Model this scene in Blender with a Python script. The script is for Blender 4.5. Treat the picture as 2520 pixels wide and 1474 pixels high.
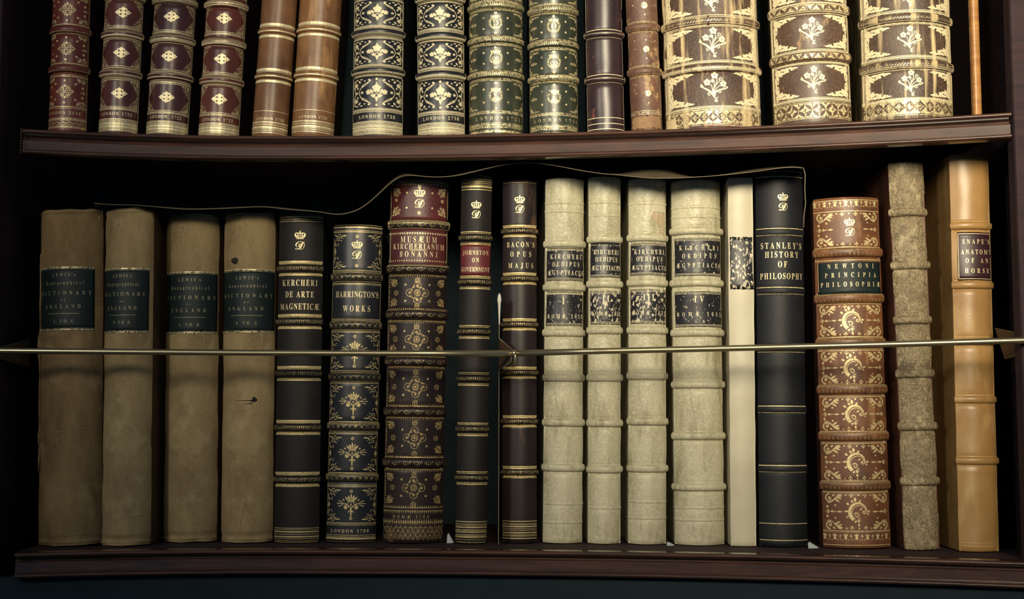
import bpy, math, random
from mathutils import Vector, noise, Matrix
random.seed(7)
for o in list(bpy.data.objects): bpy.data.objects.remove(o)
S = bpy.context.scene
COL = S.collection
PI = math.pi
# ------------------------------------------------------------------ camera
FPX = 3150.0; PITCH = math.radians(5.0); CAM = Vector((0, 0, 1.45))
cd = bpy.data.cameras.new('camera'); cd.sensor_width = 36; cd.lens = FPX / 2520 * 36; cd.clip_start = .02
co = bpy.data.objects.new('camera', cd); COL.objects.link(co)
co.location = CAM; co.rotation_euler = (PI / 2 + PITCH, 0, 0); S.camera = co
# ------------------------------------------------------------------ world + lights
S.view_settings.view_transform = 'Standard'; S.view_settings.look = 'None'
S.view_settings.gamma = 1; S.view_settings.exposure = -0.10; S.view_settings.use_curve_mapping = False
w = bpy.data.worlds.new('room_air'); S.world = w; w.use_nodes = True
bg = w.node_tree.nodes['Background']; bg.inputs[0].default_value = (.34, .60, .95, 1); bg.inputs[1].default_value = .14

def lamp(name, loc, to, size, power, col, spread=180):
    l = bpy.data.lights.new(name, 'AREA'); l.shape = 'DISK'; l.size = size; l.energy = power; l.color = col
    l.spread = math.radians(spread)
    o = bpy.data.objects.new(name, l); COL.objects.link(o); o.location = loc
    o.rotation_euler = (Vector(to) - Vector(loc)).to_track_quat('-Z', 'Y').to_euler(); return o
lamp('reading_lamp_light', (.26, -.64, 2.22), (.32, 1.25, 1.90), .74, 4.8, (1, .87, .62), 38)
lamp('window_light', (-.95, -.35, 2.0), (-.05, 1.25, 1.7), .26, 1.2, (1, .93, .78), 60)

# ------------------------------------------------------------------ pixel <-> world
cP, sP = math.cos(PITCH), math.sin(PITCH)
def ray(px, py):
    u = (px - 1260) / FPX; v = (737 - py) / FPX
    return Vector((u, cP - sP * v, sP + cP * v))
def at_y(px, py, Y):
    d = ray(px, py); return CAM + d * (Y / d.y)
def at_z(px, py, z):
    d = ray(px, py); return CAM + d * ((z - CAM.z) / d.z)
Y0 = 1.27
ZU = at_y(1260, 329.5, Y0).z                   # top of the upper shelf edge
ZL = at_y(1260, 1353, Y0).z                    # top of the lower shelf edge
def edge_px(px):
    d = px - 680
    return 334.5 - (1.75e-5 if d > 0 else 4.4e-5) * d * d
def shelfY(px):
    d = ray(px, edge_px(px)); return d.y * (ZU - CAM.z) / d.z
PLAN = []
for i in range(-6, 47):
    px = i * 60 + 0.0
    Y = shelfY(max(-250, min(2700, px))); PLAN.append((ray(px, 737).x / ray(px, 737).y * Y, Y))
def frontY(x):
    for (x0, y0), (x1, y1) in zip(PLAN, PLAN[1:]):
        if x0 <= x <= x1: return y0 + (y1 - y0) * (x - x0) / (x1 - x0)
    return PLAN[0][1] if x < PLAN[0][0] else PLAN[-1][1]

# ------------------------------------------------------------------ objects helpers
def tag(o, label=None, cat=None, group=None, kind=None):
    if label: o['label'] = label
    if cat: o['category'] = cat
    if group: o['group'] = group
    if kind: o['kind'] = kind
    return o
def empty(name, M): 
    o = bpy.data.objects.new(name, None); o.empty_display_size = .02; COL.objects.link(o); o.matrix_world = M; return o
def mesh(name, V, F, mat, parent=None, smooth=True, label=None):
    m = bpy.data.meshes.new(name); m.from_pydata([tuple(v) for v in V], [], F); m.update()
    if smooth: m.polygons.foreach_set('use_smooth', [True] * len(m.polygons))
    m.materials.append(mat)
    o = bpy.data.objects.new(name, m); COL.objects.link(o)
    if parent: o.parent = parent
    if label: o['label'] = label
    return o
def box(V, F, x0, x1, y0, y1, z0, z1):
    n = len(V)
    V += [(x, y, z) for z in (z0, z1) for y in (y0, y1) for x in (x0, x1)]
    F += [(n, n+2, n+3, n+1), (n+4, n+5, n+7, n+6), (n, n+1, n+5, n+4), (n+2, n+6, n+7, n+3), (n, n+4, n+6, n+2), (n+1, n+3, n+7, n+5)]
def bevel(o, wd=.001, seg=2):
    b = o.modifiers.new('bevel', 'BEVEL'); b.width = wd; b.segments = seg; b.limit_method = 'ANGLE'
    return o

# ------------------------------------------------------------------ materials
def newmat(name):
    m = bpy.data.materials.new(name); m.use_nodes = True; nt = m.node_tree
    return m, nt, nt.nodes['Principled BSDF']
def N(nt, t, **k):
    n = nt.nodes.new(t)
    for a, b in k.items():
        if a in n.inputs: n.inputs[a].default_value = b
        else: setattr(n, a, b)
    return n
def L(nt, a, b): nt.links.new(a, b)
def coords(nt, seed, scale=(1, 1, 1)):
    tc = N(nt, 'ShaderNodeTexCoord'); mp = N(nt, 'ShaderNodeMapping')
    mp.inputs['Location'].default_value = (seed * 1.37 % 7, seed * 2.11 % 5, seed * .71 % 9); mp.inputs['Scale'].default_value = scale
    L(nt, tc.outputs['Object'], mp.inputs[0]); return mp.outputs[0]
def ramp(nt, fac, p0, p1):
    r = N(nt, 'ShaderNodeMapRange'); r.inputs['From Min'].default_value = p0; r.inputs['From Max'].default_value = p1
    L(nt, fac, r.inputs['Value']); return r.outputs[0]
def mix(nt, fac, a, b):
    m = N(nt, 'ShaderNodeMix'); m.data_type = 'RGBA'
    L(nt, fac, m.inputs[0])
    for s, v in ((6, a), (7, b)):
        if isinstance(v, tuple): m.inputs[s].default_value = (*v, 1)
        else: L(nt, v, m.inputs[s])
    return m.outputs[2]
SEED = [0]
def surf(name, base, dark, rough=.45, grain=500, bump=.16, blot=28, wear=None, wearlo=.58, wearhi=.72, wscale=(60, 60, 12),
         spec=.5, stretch=(1, 1, 1), fine=None, crease=0):
    """mottled skin: big blotches between two colours, worn patches, fine grain in the bump"""
    SEED[0] += 1; sd = SEED[0]
    m, nt, b = newmat(name)
    c1 = coords(nt, sd, stretch)
    n1 = N(nt, 'ShaderNodeTexNoise', Scale=blot, Detail=6.0, Roughness=.65); L(nt, c1, n1.inputs['Vector'])
    col = mix(nt, ramp(nt, n1.outputs[0], .32, .68), dark, base)
    c0 = coords(nt, sd + 3)
    n2 = N(nt, 'ShaderNodeTexNoise', Scale=grain, Detail=3.0, Roughness=.6); L(nt, c0, n2.inputs['Vector'])
    if fine:
        col = mix(nt, ramp(nt, n2.outputs[0], .45, .75), col, fine)
    if wear:
        c2 = coords(nt, sd + 9, wscale)
        n3 = N(nt, 'ShaderNodeTexNoise', Scale=1.0, Detail=8.0, Roughness=.62); L(nt, c2, n3.inputs['Vector'])
        col = mix(nt, ramp(nt, n3.outputs[0], wearlo, wearhi), col, wear)
    L(nt, col, b.inputs['Base Color'])
    b.inputs['Roughness'].default_value = rough; b.inputs['Specular IOR Level'].default_value = spec
    bp = N(nt, 'ShaderNodeBump', Strength=bump, Distance=.0006)
    h = n2.outputs[0]
    if crease:
        n4 = N(nt, 'ShaderNodeTexNoise', Scale=crease, Detail=4.0); L(nt, c1, n4.inputs['Vector'])
        ad = N(nt, 'ShaderNodeMath', operation='MULTIPLY_ADD'); L(nt, n4.outputs[0], ad.inputs[0]); ad.inputs[1].default_value = 3.0
        L(nt, h, ad.inputs[2]); h = ad.outputs[0]
    L(nt, h, bp.inputs['Height']); L(nt, bp.outputs[0], b.inputs['Normal'])
    return m
def goldmat(name, col=(.86, .72, .40), dark=(.42, .30, .12), rough=.42, metal=.35, lo=.30, hi=.40, sc=260):
    """gold leaf, rubbed away in specks so that the leather shows"""
    SEED[0] += 1; sd = SEED[0]
    m, nt, b = newmat(name)
    c = coords(nt, sd)
    n = N(nt, 'ShaderNodeTexNoise', Scale=sc * 2, Detail=4.0, Roughness=.6); L(nt, c, n.inputs['Vector'])
    L(nt, mix(nt, ramp(nt, n.outputs[0], .3, .6), dark, col), b.inputs['Base Color'])
    b.inputs['Metallic'].default_value = metal; b.inputs['Roughness'].default_value = rough
    n2 = N(nt, 'ShaderNodeTexNoise', Scale=sc, Detail=5.0, Roughness=.7); L(nt, c, n2.inputs['Vector'])
    L(nt, ramp(nt, n2.outputs[0], lo, hi), b.inputs['Alpha'])
    return m
def plain(name, col, rough=.6, metal=0, spec=.5):
    m, nt, b = newmat(name); b.inputs['Base Color'].default_value = (*col, 1); b.inputs['Roughness'].default_value = rough
    b.inputs['Metallic'].default_value = metal; b.inputs['Specular IOR Level'].default_value = spec
    c = coords(nt, 5); n = N(nt, 'ShaderNodeTexNoise', Scale=300.0, Detail=3.0); L(nt, c, n.inputs['Vector'])
    bp = N(nt, 'ShaderNodeBump', Strength=.12, Distance=.0004); L(nt, n.outputs[0], bp.inputs['Height']); L(nt, bp.outputs[0], b.inputs['Normal'])
    return m
def wood(name, a, b_, rough=.28, coat=.4):
    SEED[0] += 1
    m, nt, b = newmat(name)
    c = coords(nt, SEED[0], (6, 60, 90))
    n = N(nt, 'ShaderNodeTexNoise', Scale=1.6, Detail=9.0, Roughness=.62, Distortion=.6); L(nt, c, n.inputs['Vector'])
    L(nt, mix(nt, ramp(nt, n.outputs[0], .35, .68), a, b_), b.inputs['Base Color'])
    b.inputs['Roughness'].default_value = rough; b.inputs['Coat Weight'].default_value = coat; b.inputs['Coat Roughness'].default_value = .10; b.inputs['Specular IOR Level'].default_value = .3
    bp = N(nt, 'ShaderNodeBump', Strength=.12, Distance=.0006); L(nt, n.outputs[0], bp.inputs['Height']); L(nt, bp.outputs[0], b.inputs['Normal'])
    return m
M_PAGES = surf('page_edges', (.42, .34, .2), (.2, .16, .09), rough=.8, blot=60, stretch=(30, 1, 1), bump=.2)
M_WOOD = wood('mahogany', (.030, .012, .008), (.088, .034, .020), rough=.55, coat=1.0)
M_WOODD = wood('dark_mahogany', (.024, .014, .018), (.046, .022, .025), rough=.75, coat=.0)
M_BACK = surf('teal_shade_lining', (.040, .066, .078), (.03, .05, .062), rough=.9, spec=.1)  # teal tone of the shaded interior, put into the lining colour
M_BASE = surf('teal_shade_base', (.020, .034, .042), (.016, .028, .034), rough=.8, spec=.1)  # same teal shade, deeper, coloured into the panel under the lower shelf
M_GOLD = goldmat('gold_leaf')
M_GOLDW = goldmat('worn_gold_leaf', (.80, .68, .40), (.45, .33, .15), lo=.40, hi=.50, sc=420)
M_GOLDB = goldmat('bright_gold_leaf', (.95, .84, .54), (.75, .60, .30), lo=.24, hi=.32)
M_GOLDD = goldmat('faded_gold_leaf', (.42, .33, .15), (.2, .14, .06), lo=.40, hi=.54, sc=500)
M_GOLDP = goldmat('pale_gold_leaf', (.86, .77, .52), (.62, .50, .28), rough=.55, metal=.2, lo=.27, hi=.36, sc=300)
M_GOLDN = goldmat('old_gold', (.74, .60, .32), (.5, .36, .16), lo=.32, hi=.42, sc=400)
M_GOLDDD = goldmat('tarnished_gold_leaf', (.58, .42, .18), (.36, .24, .10), lo=.36, hi=.50, sc=500)
M_BRASS = plain('aged_brass', (.42, .36, .22), .30, .85)

# ------------------------------------------------------------------ letters (built-in font, turned into flat triangles)
GL = {}
def glyph(ch, style):
    k = (ch, style)
    if k in GL: return GL[k]
    if ch == ' ': GL[k] = ([], .28); return GL[k]
    if ch in 'Æ' and style == 'b':
        a, wa = glyph('A', 'b'); e, we = glyph('E', 'b')
        r = [[(x * .9, y) for x, y in p] for p in a] + [[(x + wa * .9 - .24, y) for x, y in p] for p in e]
        GL[k] = (r, wa * .9 - .24 + we); return GL[k]
    c = ch; o = ord(ch)
    if 'A' <= ch <= 'Z': c = chr({'b': 0x1D400, 'f': 0x1D56C, 's': 0x1D4D0}[style] + o - 65)
    elif 'a' <= ch <= 'z': c = chr({'b': 0x1D41A, 'f': 0x1D586}[style] + o - 97)
    elif '0' <= ch <= '9': c = chr(0x1D7CE + o - 48)
    cu = bpy.data.curves.new('g', 'FONT'); cu.body = c; cu.resolution_u = 3
    ob = bpy.data.objects.new('g', cu); COL.objects.link(ob)
    dg = bpy.context.evaluated_depsgraph_get(); me = ob.evaluated_get(dg).to_mesh()
    vs = [(v.co.x, v.co.y) for v in me.vertices]; ps = [[vs[i] for i in p.vertices] for p in me.polygons]
    ob.evaluated_get(dg).to_mesh_clear(); bpy.data.objects.remove(ob); bpy.data.curves.remove(cu)
    x0 = min(p[0] for p in vs) if vs else 0; x1 = max(p[0] for p in vs) if vs else .3
    GL[k] = ([[(x - x0, y) for x, y in p] for p in ps], x1 - x0); return GL[k]
def text(s, cx, cy, cap, width, style='b', sx=.86, jit=.15):
    """letters of cap height `cap` spread over `width`, centred on (cx, cy)"""
    sc = cap / .69; gs = [glyph(c, style) for c in s]
    nat = sum(g[1] for g in gs) * sc * sx
    gap = (width - nat) / max(1, len(s) - 1)
    if gap < cap * .06:
        gap = cap * .06; f = (width - gap * (len(s) - 1)) / nat; sx *= f
    x = cx - width / 2; out = []
    for c, (ps, wd) in zip(s, gs):
        dy = random.uniform(-jit, jit); an = random.uniform(-.02, .02)
        for p in ps: out.append([(x + a * sc * sx - b * an * sc, cy - cap / 2 + b * sc + dy) for a, b in p])
        x += wd * sc * sx + gap
    return out

# ------------------------------------------------------------------ flat ornament vocabulary (units: photo pixels, y up)
def disc(x, y, r, n=8): return [[(x + r * math.cos(2 * PI * i / n), y + r * math.sin(2 * PI * i / n)) for i in range(n)]]
def rect(x0, x1, y0, y1): return [[(x0, y0), (x1, y0), (x1, y1), (x0, y1)]]
def stroke(pts, w0, w1=None, closed=False):
    if w1 is None: w1 = w0
    n = len(pts); out = []; L_ = []
    for i, (x, y) in enumerate(pts):
        a = pts[(i - 1) % n] if (i or closed) else pts[0]; b = pts[(i + 1) % n] if (i < n - 1 or closed) else pts[-1]
        dx, dy = b[0] - a[0], b[1] - a[1]; l = math.hypot(dx, dy) or 1
        t = i / max(1, n - 1); wd = (w0 + (w1 - w0) * t) / 2
        L_.append(((x - dy / l * wd, y + dx / l * wd), (x + dy / l * wd, y - dx / l * wd)))
    for i in range(n if closed else n - 1):
        a, b = L_[i], L_[(i + 1) % n]; out.append([a[0], a[1], b[1], b[0]])
    return out
def bez(p, n=8):
    out = []
    for i in range(n + 1):
        t = i / n; q = list(p)
        while len(q) > 1: q = [((1 - t) * a[0] + t * b[0], (1 - t) * a[1] + t * b[1]) for a, b in zip(q, q[1:])]
        out.append(q[0])
    return out
def ring(x, y, r, wd, n=12, a0=0, a1=2 * PI):
    full = abs(a1 - a0) > 6.28
    pts = [(x + r * math.cos(a0 + (a1 - a0) * i / n), y + r * math.sin(a0 + (a1 - a0) * i / n)) for i in range(n if full else n + 1)]
    return stroke(pts, wd, closed=full)
def spiral(x, y, r0, r1, a0, turns, w0, w1, n=16):
    return stroke([(x + (r0 + (r1 - r0) * i / n) * math.cos(a0 + turns * 2 * PI * i / n), y + (r0 + (r1 - r0) * i / n) * math.sin(a0 + turns * 2 * PI * i / n)) for i in range(n + 1)], w0, w1)
def leaf(x, y, l, ang, wd):
    c, s = math.cos(ang), math.sin(ang)
    return [[(x + a * l * c - b * wd * s, y + a * l * s + b * wd * c) for a, b in ((0, 0), (.25, -.36), (.55, -.5), (.8, -.3), (1, 0), (.8, .3), (.55, .5), (.25, .36))]]
def T(ps, dx=0, dy=0, sx=1, sy=1, rot=0):
    c, s = math.cos(rot), math.sin(rot)
    return [[((x * sx) * c - (y * sy) * s + dx, (x * sx) * s + (y * sy) * c + dy) for x, y in p] for p in ps]
def mir4(ps): return ps + T(ps, sx=-1) + T(ps, sy=-1) + T(ps, sx=-1, sy=-1)
def mirx(ps): return ps + T(ps, sx=-1)
def star(x, y, r, n=5):
    out = []
    for i in range(n): out += leaf(x, y, r, PI / 2 + i * 2 * PI / n, r * .55)
    return out
def flower(x, y, r, n=5, hole=True):
    out = []
    for i in range(n):
        a = PI / 2 + i * 2 * PI / n; out += disc(x + r * .58 * math.cos(a), y + r * .58 * math.sin(a), r * .42, 7)
    return out + ([] if hole else disc(x, y, r * .4, 6)) + (ring(x, y, r * .27, r * .14, 6) if hole else [])
def roundel(r=5.5): return ring(0, 0, r, 1.2) + ring(0, 0, r * .55, 1.0, 8) + disc(0, 0, r * .2, 5)
def rosette(r=4.5):
    out = []
    for i in range(7):
        a = i * 2 * PI / 7; out += disc(r * .65 * math.cos(a), r * .65 * math.sin(a), r * .33, 6)
    return out
# --- the crowned monogram, drawn inside 30 x 45 px
def crown():
    o = rect(-9, 9, 0, 2.2) + rect(-9.6, 9.6, 3.4, 5)
    for i in range(5):
        o += leaf(-8 + 4 * i, 5.2, 8.5 if i == 2 else 7, PI / 2 + (2 - i) * .26, 3.0)
    o += stroke(bez([(-9.3, 4.5), (-17, 13), (-10, 17), (0, 13.5)], 8), 2.6, 2.0) + stroke(bez([(9.3, 4.5), (17, 13), (10, 17), (0, 13.5)], 8), 2.6, 2.0)
    o += stroke(bez([(-5, 5), (-9, 13), (0, 15)], 6), 1.5) + stroke(bez([(5, 5), (9, 13), (0, 15)], 6), 1.5)
    o += disc(0, 17, 1.7, 6) + rect(-.7, .7, 17, 20.5) + rect(-1.8, 1.8, 18.3, 19.4)
    return o
def mono():
    o = text('D', 0, 0, 21, 26, 's', sx=.92, jit=0)
    x0 = min(x for p in o for x, y in p); x1 = max(x for p in o for x, y in p); y0 = min(y for p in o for x, y in p); y1 = max(y for p in o for x, y in p)
    o = [[((x - (x0 + x1) / 2) * 24 / (x1 - x0), (y - (y0 + y1) / 2) * 22 / (y1 - y0)) for x, y in p] for p in o]
    return o + stroke(bez([(-3, 5), (-2, -2), (-1, -4), (1, -7)], 6), 2.0) + stroke(bez([(1, -6), (3, 0), (4, 4), (6, 8)], 6), 1.6)
def crest(): return T(crown(), dy=6) + T(mono(), dy=-10, sx=.95, sy=.95)
# --- corner pieces: drawn in the lower-left corner (origin), growing up and right
def corner_filigree(w=32, h=22):
    o = spiral(w*.28, h*.30, w*.19, 1, -2.2, 1.25, 2.4, 1.2) + spiral(w*.12, h*.66, w*.085, .6, .5, 1.3, 1.6, 1) + spiral(w*.56, h*.18, w*.09, .6, 2, -1.3, 1.8, 1)
    o += leaf(w*.60, h*.12, w*.38, .02, 4.2) + leaf(w*.45, h*.36, w*.2, .55, 3) + leaf(w*.08, h*.8, h*.36, PI/2-.1, 3) + leaf(w*.26, h*.62, w*.17, .8, 2.6)
    o += leaf(1, 1, w*.3, .6, 3) + leaf(w*.3, 1, w*.28, .1, 2.4) + leaf(1.4, h*.3, h*.4, PI/2-.05, 2.4) + disc(w*.04, h*.05, 1.4, 5) + disc(w*.38, h*.58, 1.3, 5) + disc(w*.7, h*.28, 1.2, 5)
    return o
def corner_solid(w=20, h=30):
    o = stroke([(1, h), (w, 1)], 1.2) + stroke([(0, h), (0, 0), (w, 0)], 1.6)
    o += [[(0, 0), (w*.5, 0), (0, h*.45)]]
    o += spiral(w*.30, h*.36, w*.22, .8, 0, 1.2, 2.2, 1.2, 12) + spiral(w*.58, h*.16, w*.15, .6, 2, 1.2, 1.8, 1, 10) + spiral(w*.16, h*.64, w*.13, .6, 1, -1.2, 1.8, 1, 10)
    return o + leaf(w*.02, h*.66, h*.3, PI/2-.08, 2.6) + leaf(w*.66, h*.04, w*.32, .1, 2.2)
def corner_acanthus(w=60, h=60):
    o = []
    k = w / 60.
    for a, l, x, y, wd in ((.05, 22, 14, 5, 7), (.35, 18, 12, 10, 8), (.75, 19, 9, 9, 9), (1.2, 20, 6, 12, 8), (1.52, 22, 4, 18, 7),
                       (.0, 16, 34, 4, 6), (.7, 12, 30, 6, 7), (1.3, 9, 28, 8, 5), (1.5, 16, 4, 36, 5), (.9, 10, 5, 32, 6), (.1, 14, 46, 4, 4.6), (.8, 8, 42, 5, 5)):
        o += leaf(x * k, y * k, l * k, a, wd * k)
    o += flower(10 * k, 10 * k, 8.5 * k, 6) + spiral(31 * k, 9 * k, 7 * k, 1, -1.5, 1.1, 3 * k, 1.4 * k) + spiral(8 * k, 32 * k, 6 * k, 1, 3, -1.1, 3 * k, 1.4 * k)
    o += leaf(2 * k, 2 * k, 7 * k, -.2, 4 * k) + disc(50 * k, 7 * k, 2.4 * k, 6) + disc(5 * k, 50 * k, 2 * k, 6)
    return o
def corner_scroll(w=44):
    """the big rolling acanthus leaf of the tan folio; origin at the corner"""
    k = w / 44.
    o = spiral(13 * k, 11 * k, 10 * k, 2.4 * k, -1.4, -1.1, 4.2 * k, 2.2 * k, 18) + disc(13 * k, 11 * k, 2.6 * k)
    o += stroke(bez([(8 * k, 20 * k), (20 * k, 26 * k), (26 * k, 6 * k), (42 * k, 5 * k)], 10), 2.4 * k, 4.5 * k)
    for x, y, l, a, wd in ((25, 11, 17, .55, 5), (29, 7, 16, .35, 5), (30, 5, 15, .05, 5), (31, 5, 14, -.25, 4.4), (20, 6, 9, -.5, 5)): o += leaf(x * k, y * k, l * k, a, wd * k)
    return o
def corner_sprig(l=24):
    o = []
    for a in (.35, .6, .95, 1.2):
        ll = l * (1 if .5 < a < 1 else .8); o += stroke([(1, 1), (ll * math.cos(a), ll * math.sin(a))], 1.1)
        for t in (.5, .7, .9, 1.05): 
            o += leaf(ll * t * math.cos(a), ll * t * math.sin(a), 4.5, a + .8, 2.2) + leaf(ll * t * math.cos(a), ll * t * math.sin(a), 4.5, a - .8, 2.2)
    return o + disc(3, 3, 2.6, 6)
# --- centre tools
def lozenge(w=42, h=34):
    q = leaf(0, 3, h*.42, PI/2, 7) + leaf(4, 1, w*.40, .0, 5) + ring(w*.14, h*.17, 3.6, 2.2, 9) + ring(w*.27, h*.09, 2.6, 2, 8) + disc(w*.08, h*.36, 2.7, 6) + disc(w*.2, h*.31, 2.1, 6) + disc(w*.36, h*.13, 1.7, 6) + disc(w*.06, h*.05, 2.6, 6)
    return mir4(q) + disc(0, 0, 3.2) + rect(-w*.5, w*.5, -.8, .8) + disc(0, h*.46, 2, 6) + disc(0, -h*.46, 2, 6)
def open_lozenge(w=46, h=36):
    q = ring(w*.13, h*.15, 3.2, 1.5, 9) + ring(w*.25, h*.12, 2.8, 1.4, 8) + ring(w*.11, h*.34, 2.6, 1.4, 8) + disc(w*.36, h*.08, 1.9, 6) + disc(w*.22, h*.27, 1.6, 6) + leaf(0, h*.3, h*.2, PI/2, 4.4) + leaf(w*.34, 0, w*.16, 0, 4)
    return mir4(q) + ring(0, 0, 2.6, 1.4, 8) + disc(0, h*.47, 1.6, 6)
def bouquet(s=1.0):
    o = flower(0, 9, 11, 5, False) + ring(0, 9, 3.2, 1.4) + disc(0, 22, 2, 6) + stroke([(0, 16), (0, 22)], 1.2)
    for sg in (-1, 1):
        o += flower(sg * 20, 0, 6.5, 5, False) + stroke(bez([(0, -18), (sg * 5, -8), (sg * 8, -1), (sg * 16, -1)], 6), 1.8)
        o += leaf(sg * 8, -2, 12, PI/2 - sg * .75, 5.5) + leaf(sg * 11, -1, 8, PI/2 - sg * .2, 4) + leaf(sg * 3, -14, 14, PI/2 - sg * .95, 6) + leaf(sg * 2, -6, 9, -PI/2 + sg * .9, 4)
        o += stroke(bez([(0, -2), (sg * 9, -8), (0, -20), (0, -24)], 6), 1.6)
    return T(o + leaf(0, -10, 14, -PI/2, 6), sx=s, sy=s)
def paisley_side(s=1):
    """one of the two feathery side scrolls and its corner flowers (right side)"""
    q = stroke(bez([(0, 0), (-2, 9), (-6, 20), (-26, 24), (-28, 31)], 10), 1.6) + stroke(bez([(-3, 12), (-16, 14), (-22, 24), (-27, 29)], 8), 1.2)
    for t in range(5): q += leaf(-6 - t * 4, 16 + t * 2.2, 5.5, 2.6, 3)
    q += disc(-24, 31, 2.6, 7) + disc(-14, 29, 2, 7) + disc(4, 12, 2.6, 7) + leaf(-4, 24, 9, .9, 5) + flower(9, 20, 6, 5, False) + leaf(12, 26, 8, 1.2, 4)
    q += leaf(13, 8, 9, 1.4, 3.6) + leaf(-10, 33, 8, .1, 3.4) + leaf(2, 33, 8, .1, 3.4) + stroke(bez([(17, 12), (19, 26), (8, 34)], 6), 1.3)
    return q + T(q, sy=-1) + leaf(2, 0, 12, 0, 6) + leaf(10, 3, 7, .8, 3) + leaf(10, -3, 7, -.8, 3) + disc(-8, 0, 2.4, 5) + star(-8, 0, 4.4)
def sunburst(kind):
    o = ring(0, 0, 13, 1.8, 20)
    for i in range(22):
        a = i * 2 * PI / 22; r = 15 if .2 < a < 2.9 else 14
        o += leaf(r * math.cos(a) * .93, r * math.sin(a) * .93, 5 if 1 < a < 2.2 else 4, a, 2.4)
    for i in range(5): o += leaf(-8 + 4 * i, 12, 8, PI/2 + (2 - i) * .25, 3.2)
    o += rect(-8, 8, 10.4, 13)
    o += rect(-9, 9, -10.6, -8.6) + rect(-6, -4, -13, -9) + rect(-1, 1, -13, -9) + rect(4, 6, -13, -9)
    if kind == 'D': o += [[(a - 5.6, b) for a, b in p] for p in text('D', 5.6, 1, 15, 14, sx=1.1, jit=0)]
    elif kind == 'knot': o += ring(-4.4, -2, 3.6, 2.4, 10) + ring(4.4, -2, 3.6, 2.4, 10) + rect(-7, 7, -8, -6)
    else:
        o += ring(-1, 6, 3.4, 1.8, 9, .5, 5.4) + stroke(bez([(-3, 3), (3, 1), (-4, -3), (-5, -7)], 6), 4, 5) + stroke(bez([(-5, -4), (3, -2), (8, -6)], 6), 3, 2) + leaf(-2, 6, 8, .4, 3) + rect(-7, 7, -9, -6.5)
    return o
def sprig_arrow():
    o = stroke([(0, 0), (20, 0)], 1.2)
    for i in range(3): o += leaf(4 + 5 * i, 0, 6, .9, 2.6) + leaf(4 + 5 * i, 0, 6, -.9, 2.6)
    return o + star(22, 0, 4)
def vase():
    o = flower(1, 34, 9.5) + flower(-18, 17, 9) + flower(22, 12, 8.5) + disc(-4, 20, 4.6, 8) + ring(16, 24, 3.6, 2, 8)
    o += stroke(bez([(-4, -12), (0, 8), (10, 18), (6, 28)], 8), 2.2, 1.6) + stroke(bez([(-5, -10), (-4, 4), (-8, 10), (-12, 12)], 8), 2, 1.6) + stroke(bez([(-3, -12), (4, 4), (14, 6), (16, 10)], 8), 2, 1.6)
    o += stroke(bez([(0, 2), (8, 18), (14, 16), (14, 24)], 8), 2, 1.4) + stroke(bez([(-3, -4), (2, 14), (-2, 20)], 6), 1.6)
    o += stroke(bez([(-6, -14), (-12, -2), (-30, 4), (-36, 6), (-32, 14)], 10), 5.5, 2) + stroke(bez([(-2, -12), (8, -4), (24, 2), (32, -4), (33, 5)], 10), 5, 2)
    o += spiral(-32, 7, 4, 1, 0, 1, 2, 1.6, 10) + spiral(27, 1, 5, 1, 3, -1, 2.4, 1.6, 10) + spiral(14, -8, 5, 1, 2, 1, 2.4, 1.4, 10) + spiral(-13, -14, 5, 1.4, .6, 1, 2.8, 1.6, 10)
    o += leaf(-4, -8, 16, -PI/2 + .25, 9) + stroke(bez([(-2, -20), (2, -30), (8, -22)], 6), 2.4) + disc(3, -31, 4, 7) + leaf(0, -30, 9, -.4, 4)
    return o
def trident():
    o = T(crown_open(), dy=6)
    q = stroke(bez([(0, -10), (6, 0), (10, 4), (20, 3)], 8), 1.6) + rect(19, 36, 2.2, 4) + stroke(bez([(30, 8.5), (17, 10), (17, -4), (30, -2.5)], 8), 1.5) + leaf(26, 8, 6, .3, 3) + leaf(26, -2, 6, -.3, 3)
    q += spiral(12, -6, 7, 2.4, PI, -1.15, 1.8, 1.2, 14) + flower(12, -6, 4.2, 6, False) + stroke(bez([(1, -18), (3, -12), (6, -14), (6, -17)], 5), 1.5) + disc(6, -17, 1.7, 6) + disc(18, 12, 2.2, 7) + disc(7, 5, 1.6, 6)
    return o + mirx(q) + leaf(0, -24, 20, PI/2, 4.4) + leaf(0, -4, 9, PI/2, 3) + leaf(0, -24, 7, -PI/2, 3) + disc(0, -22, 2.6, 6)
def crown_open():
    o = stroke(bez([(-9, 3), (0, 0), (9, 3)], 6), 1.6) + stroke(bez([(-8, 5.4), (0, 3), (8, 5.4)], 6), 2.2)
    for x, l, a in ((-9, 12, 2.3), (-5, 13, 1.85), (0, 17, PI/2), (5, 13, 1.29), (9, 12, .84)): o += leaf(x * .7, 4.6, l, a, 4.6)
    return o
def knot():
    o = ring(0, 0, 7, 1.1, 16) + ring(0, 0, 4.6, .9, 12) + disc(0, 0, 2.2, 7)
    for i in range(4):
        a = i * PI / 2; cx, cy = 17 * math.cos(a), 15.5 * math.sin(a)
        o += ring(cx, cy, 8, 1.1, 16, a - 2.6, a + 2.3) + disc(cx, cy, 1.8, 6) + ring(cx, cy, 3, .8, 8)
        b = a + PI / 2; ex, ey = 17 * math.cos(b), 15.5 * math.sin(b)
        for r_ in (0, 2.2):
            s0 = (cx - (8 - r_) * math.sin(a), cy + (8 - r_) * math.cos(a)); s1 = (ex - (6 - r_) * math.cos(b) * .6, ey - (6 - r_) * math.sin(b) * .6)
            o += stroke(bez([s0, ((s0[0] + s1[0]) * .62, (s0[1] + s1[1]) * .62), s1], 6), 1.0)
    return o
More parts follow.
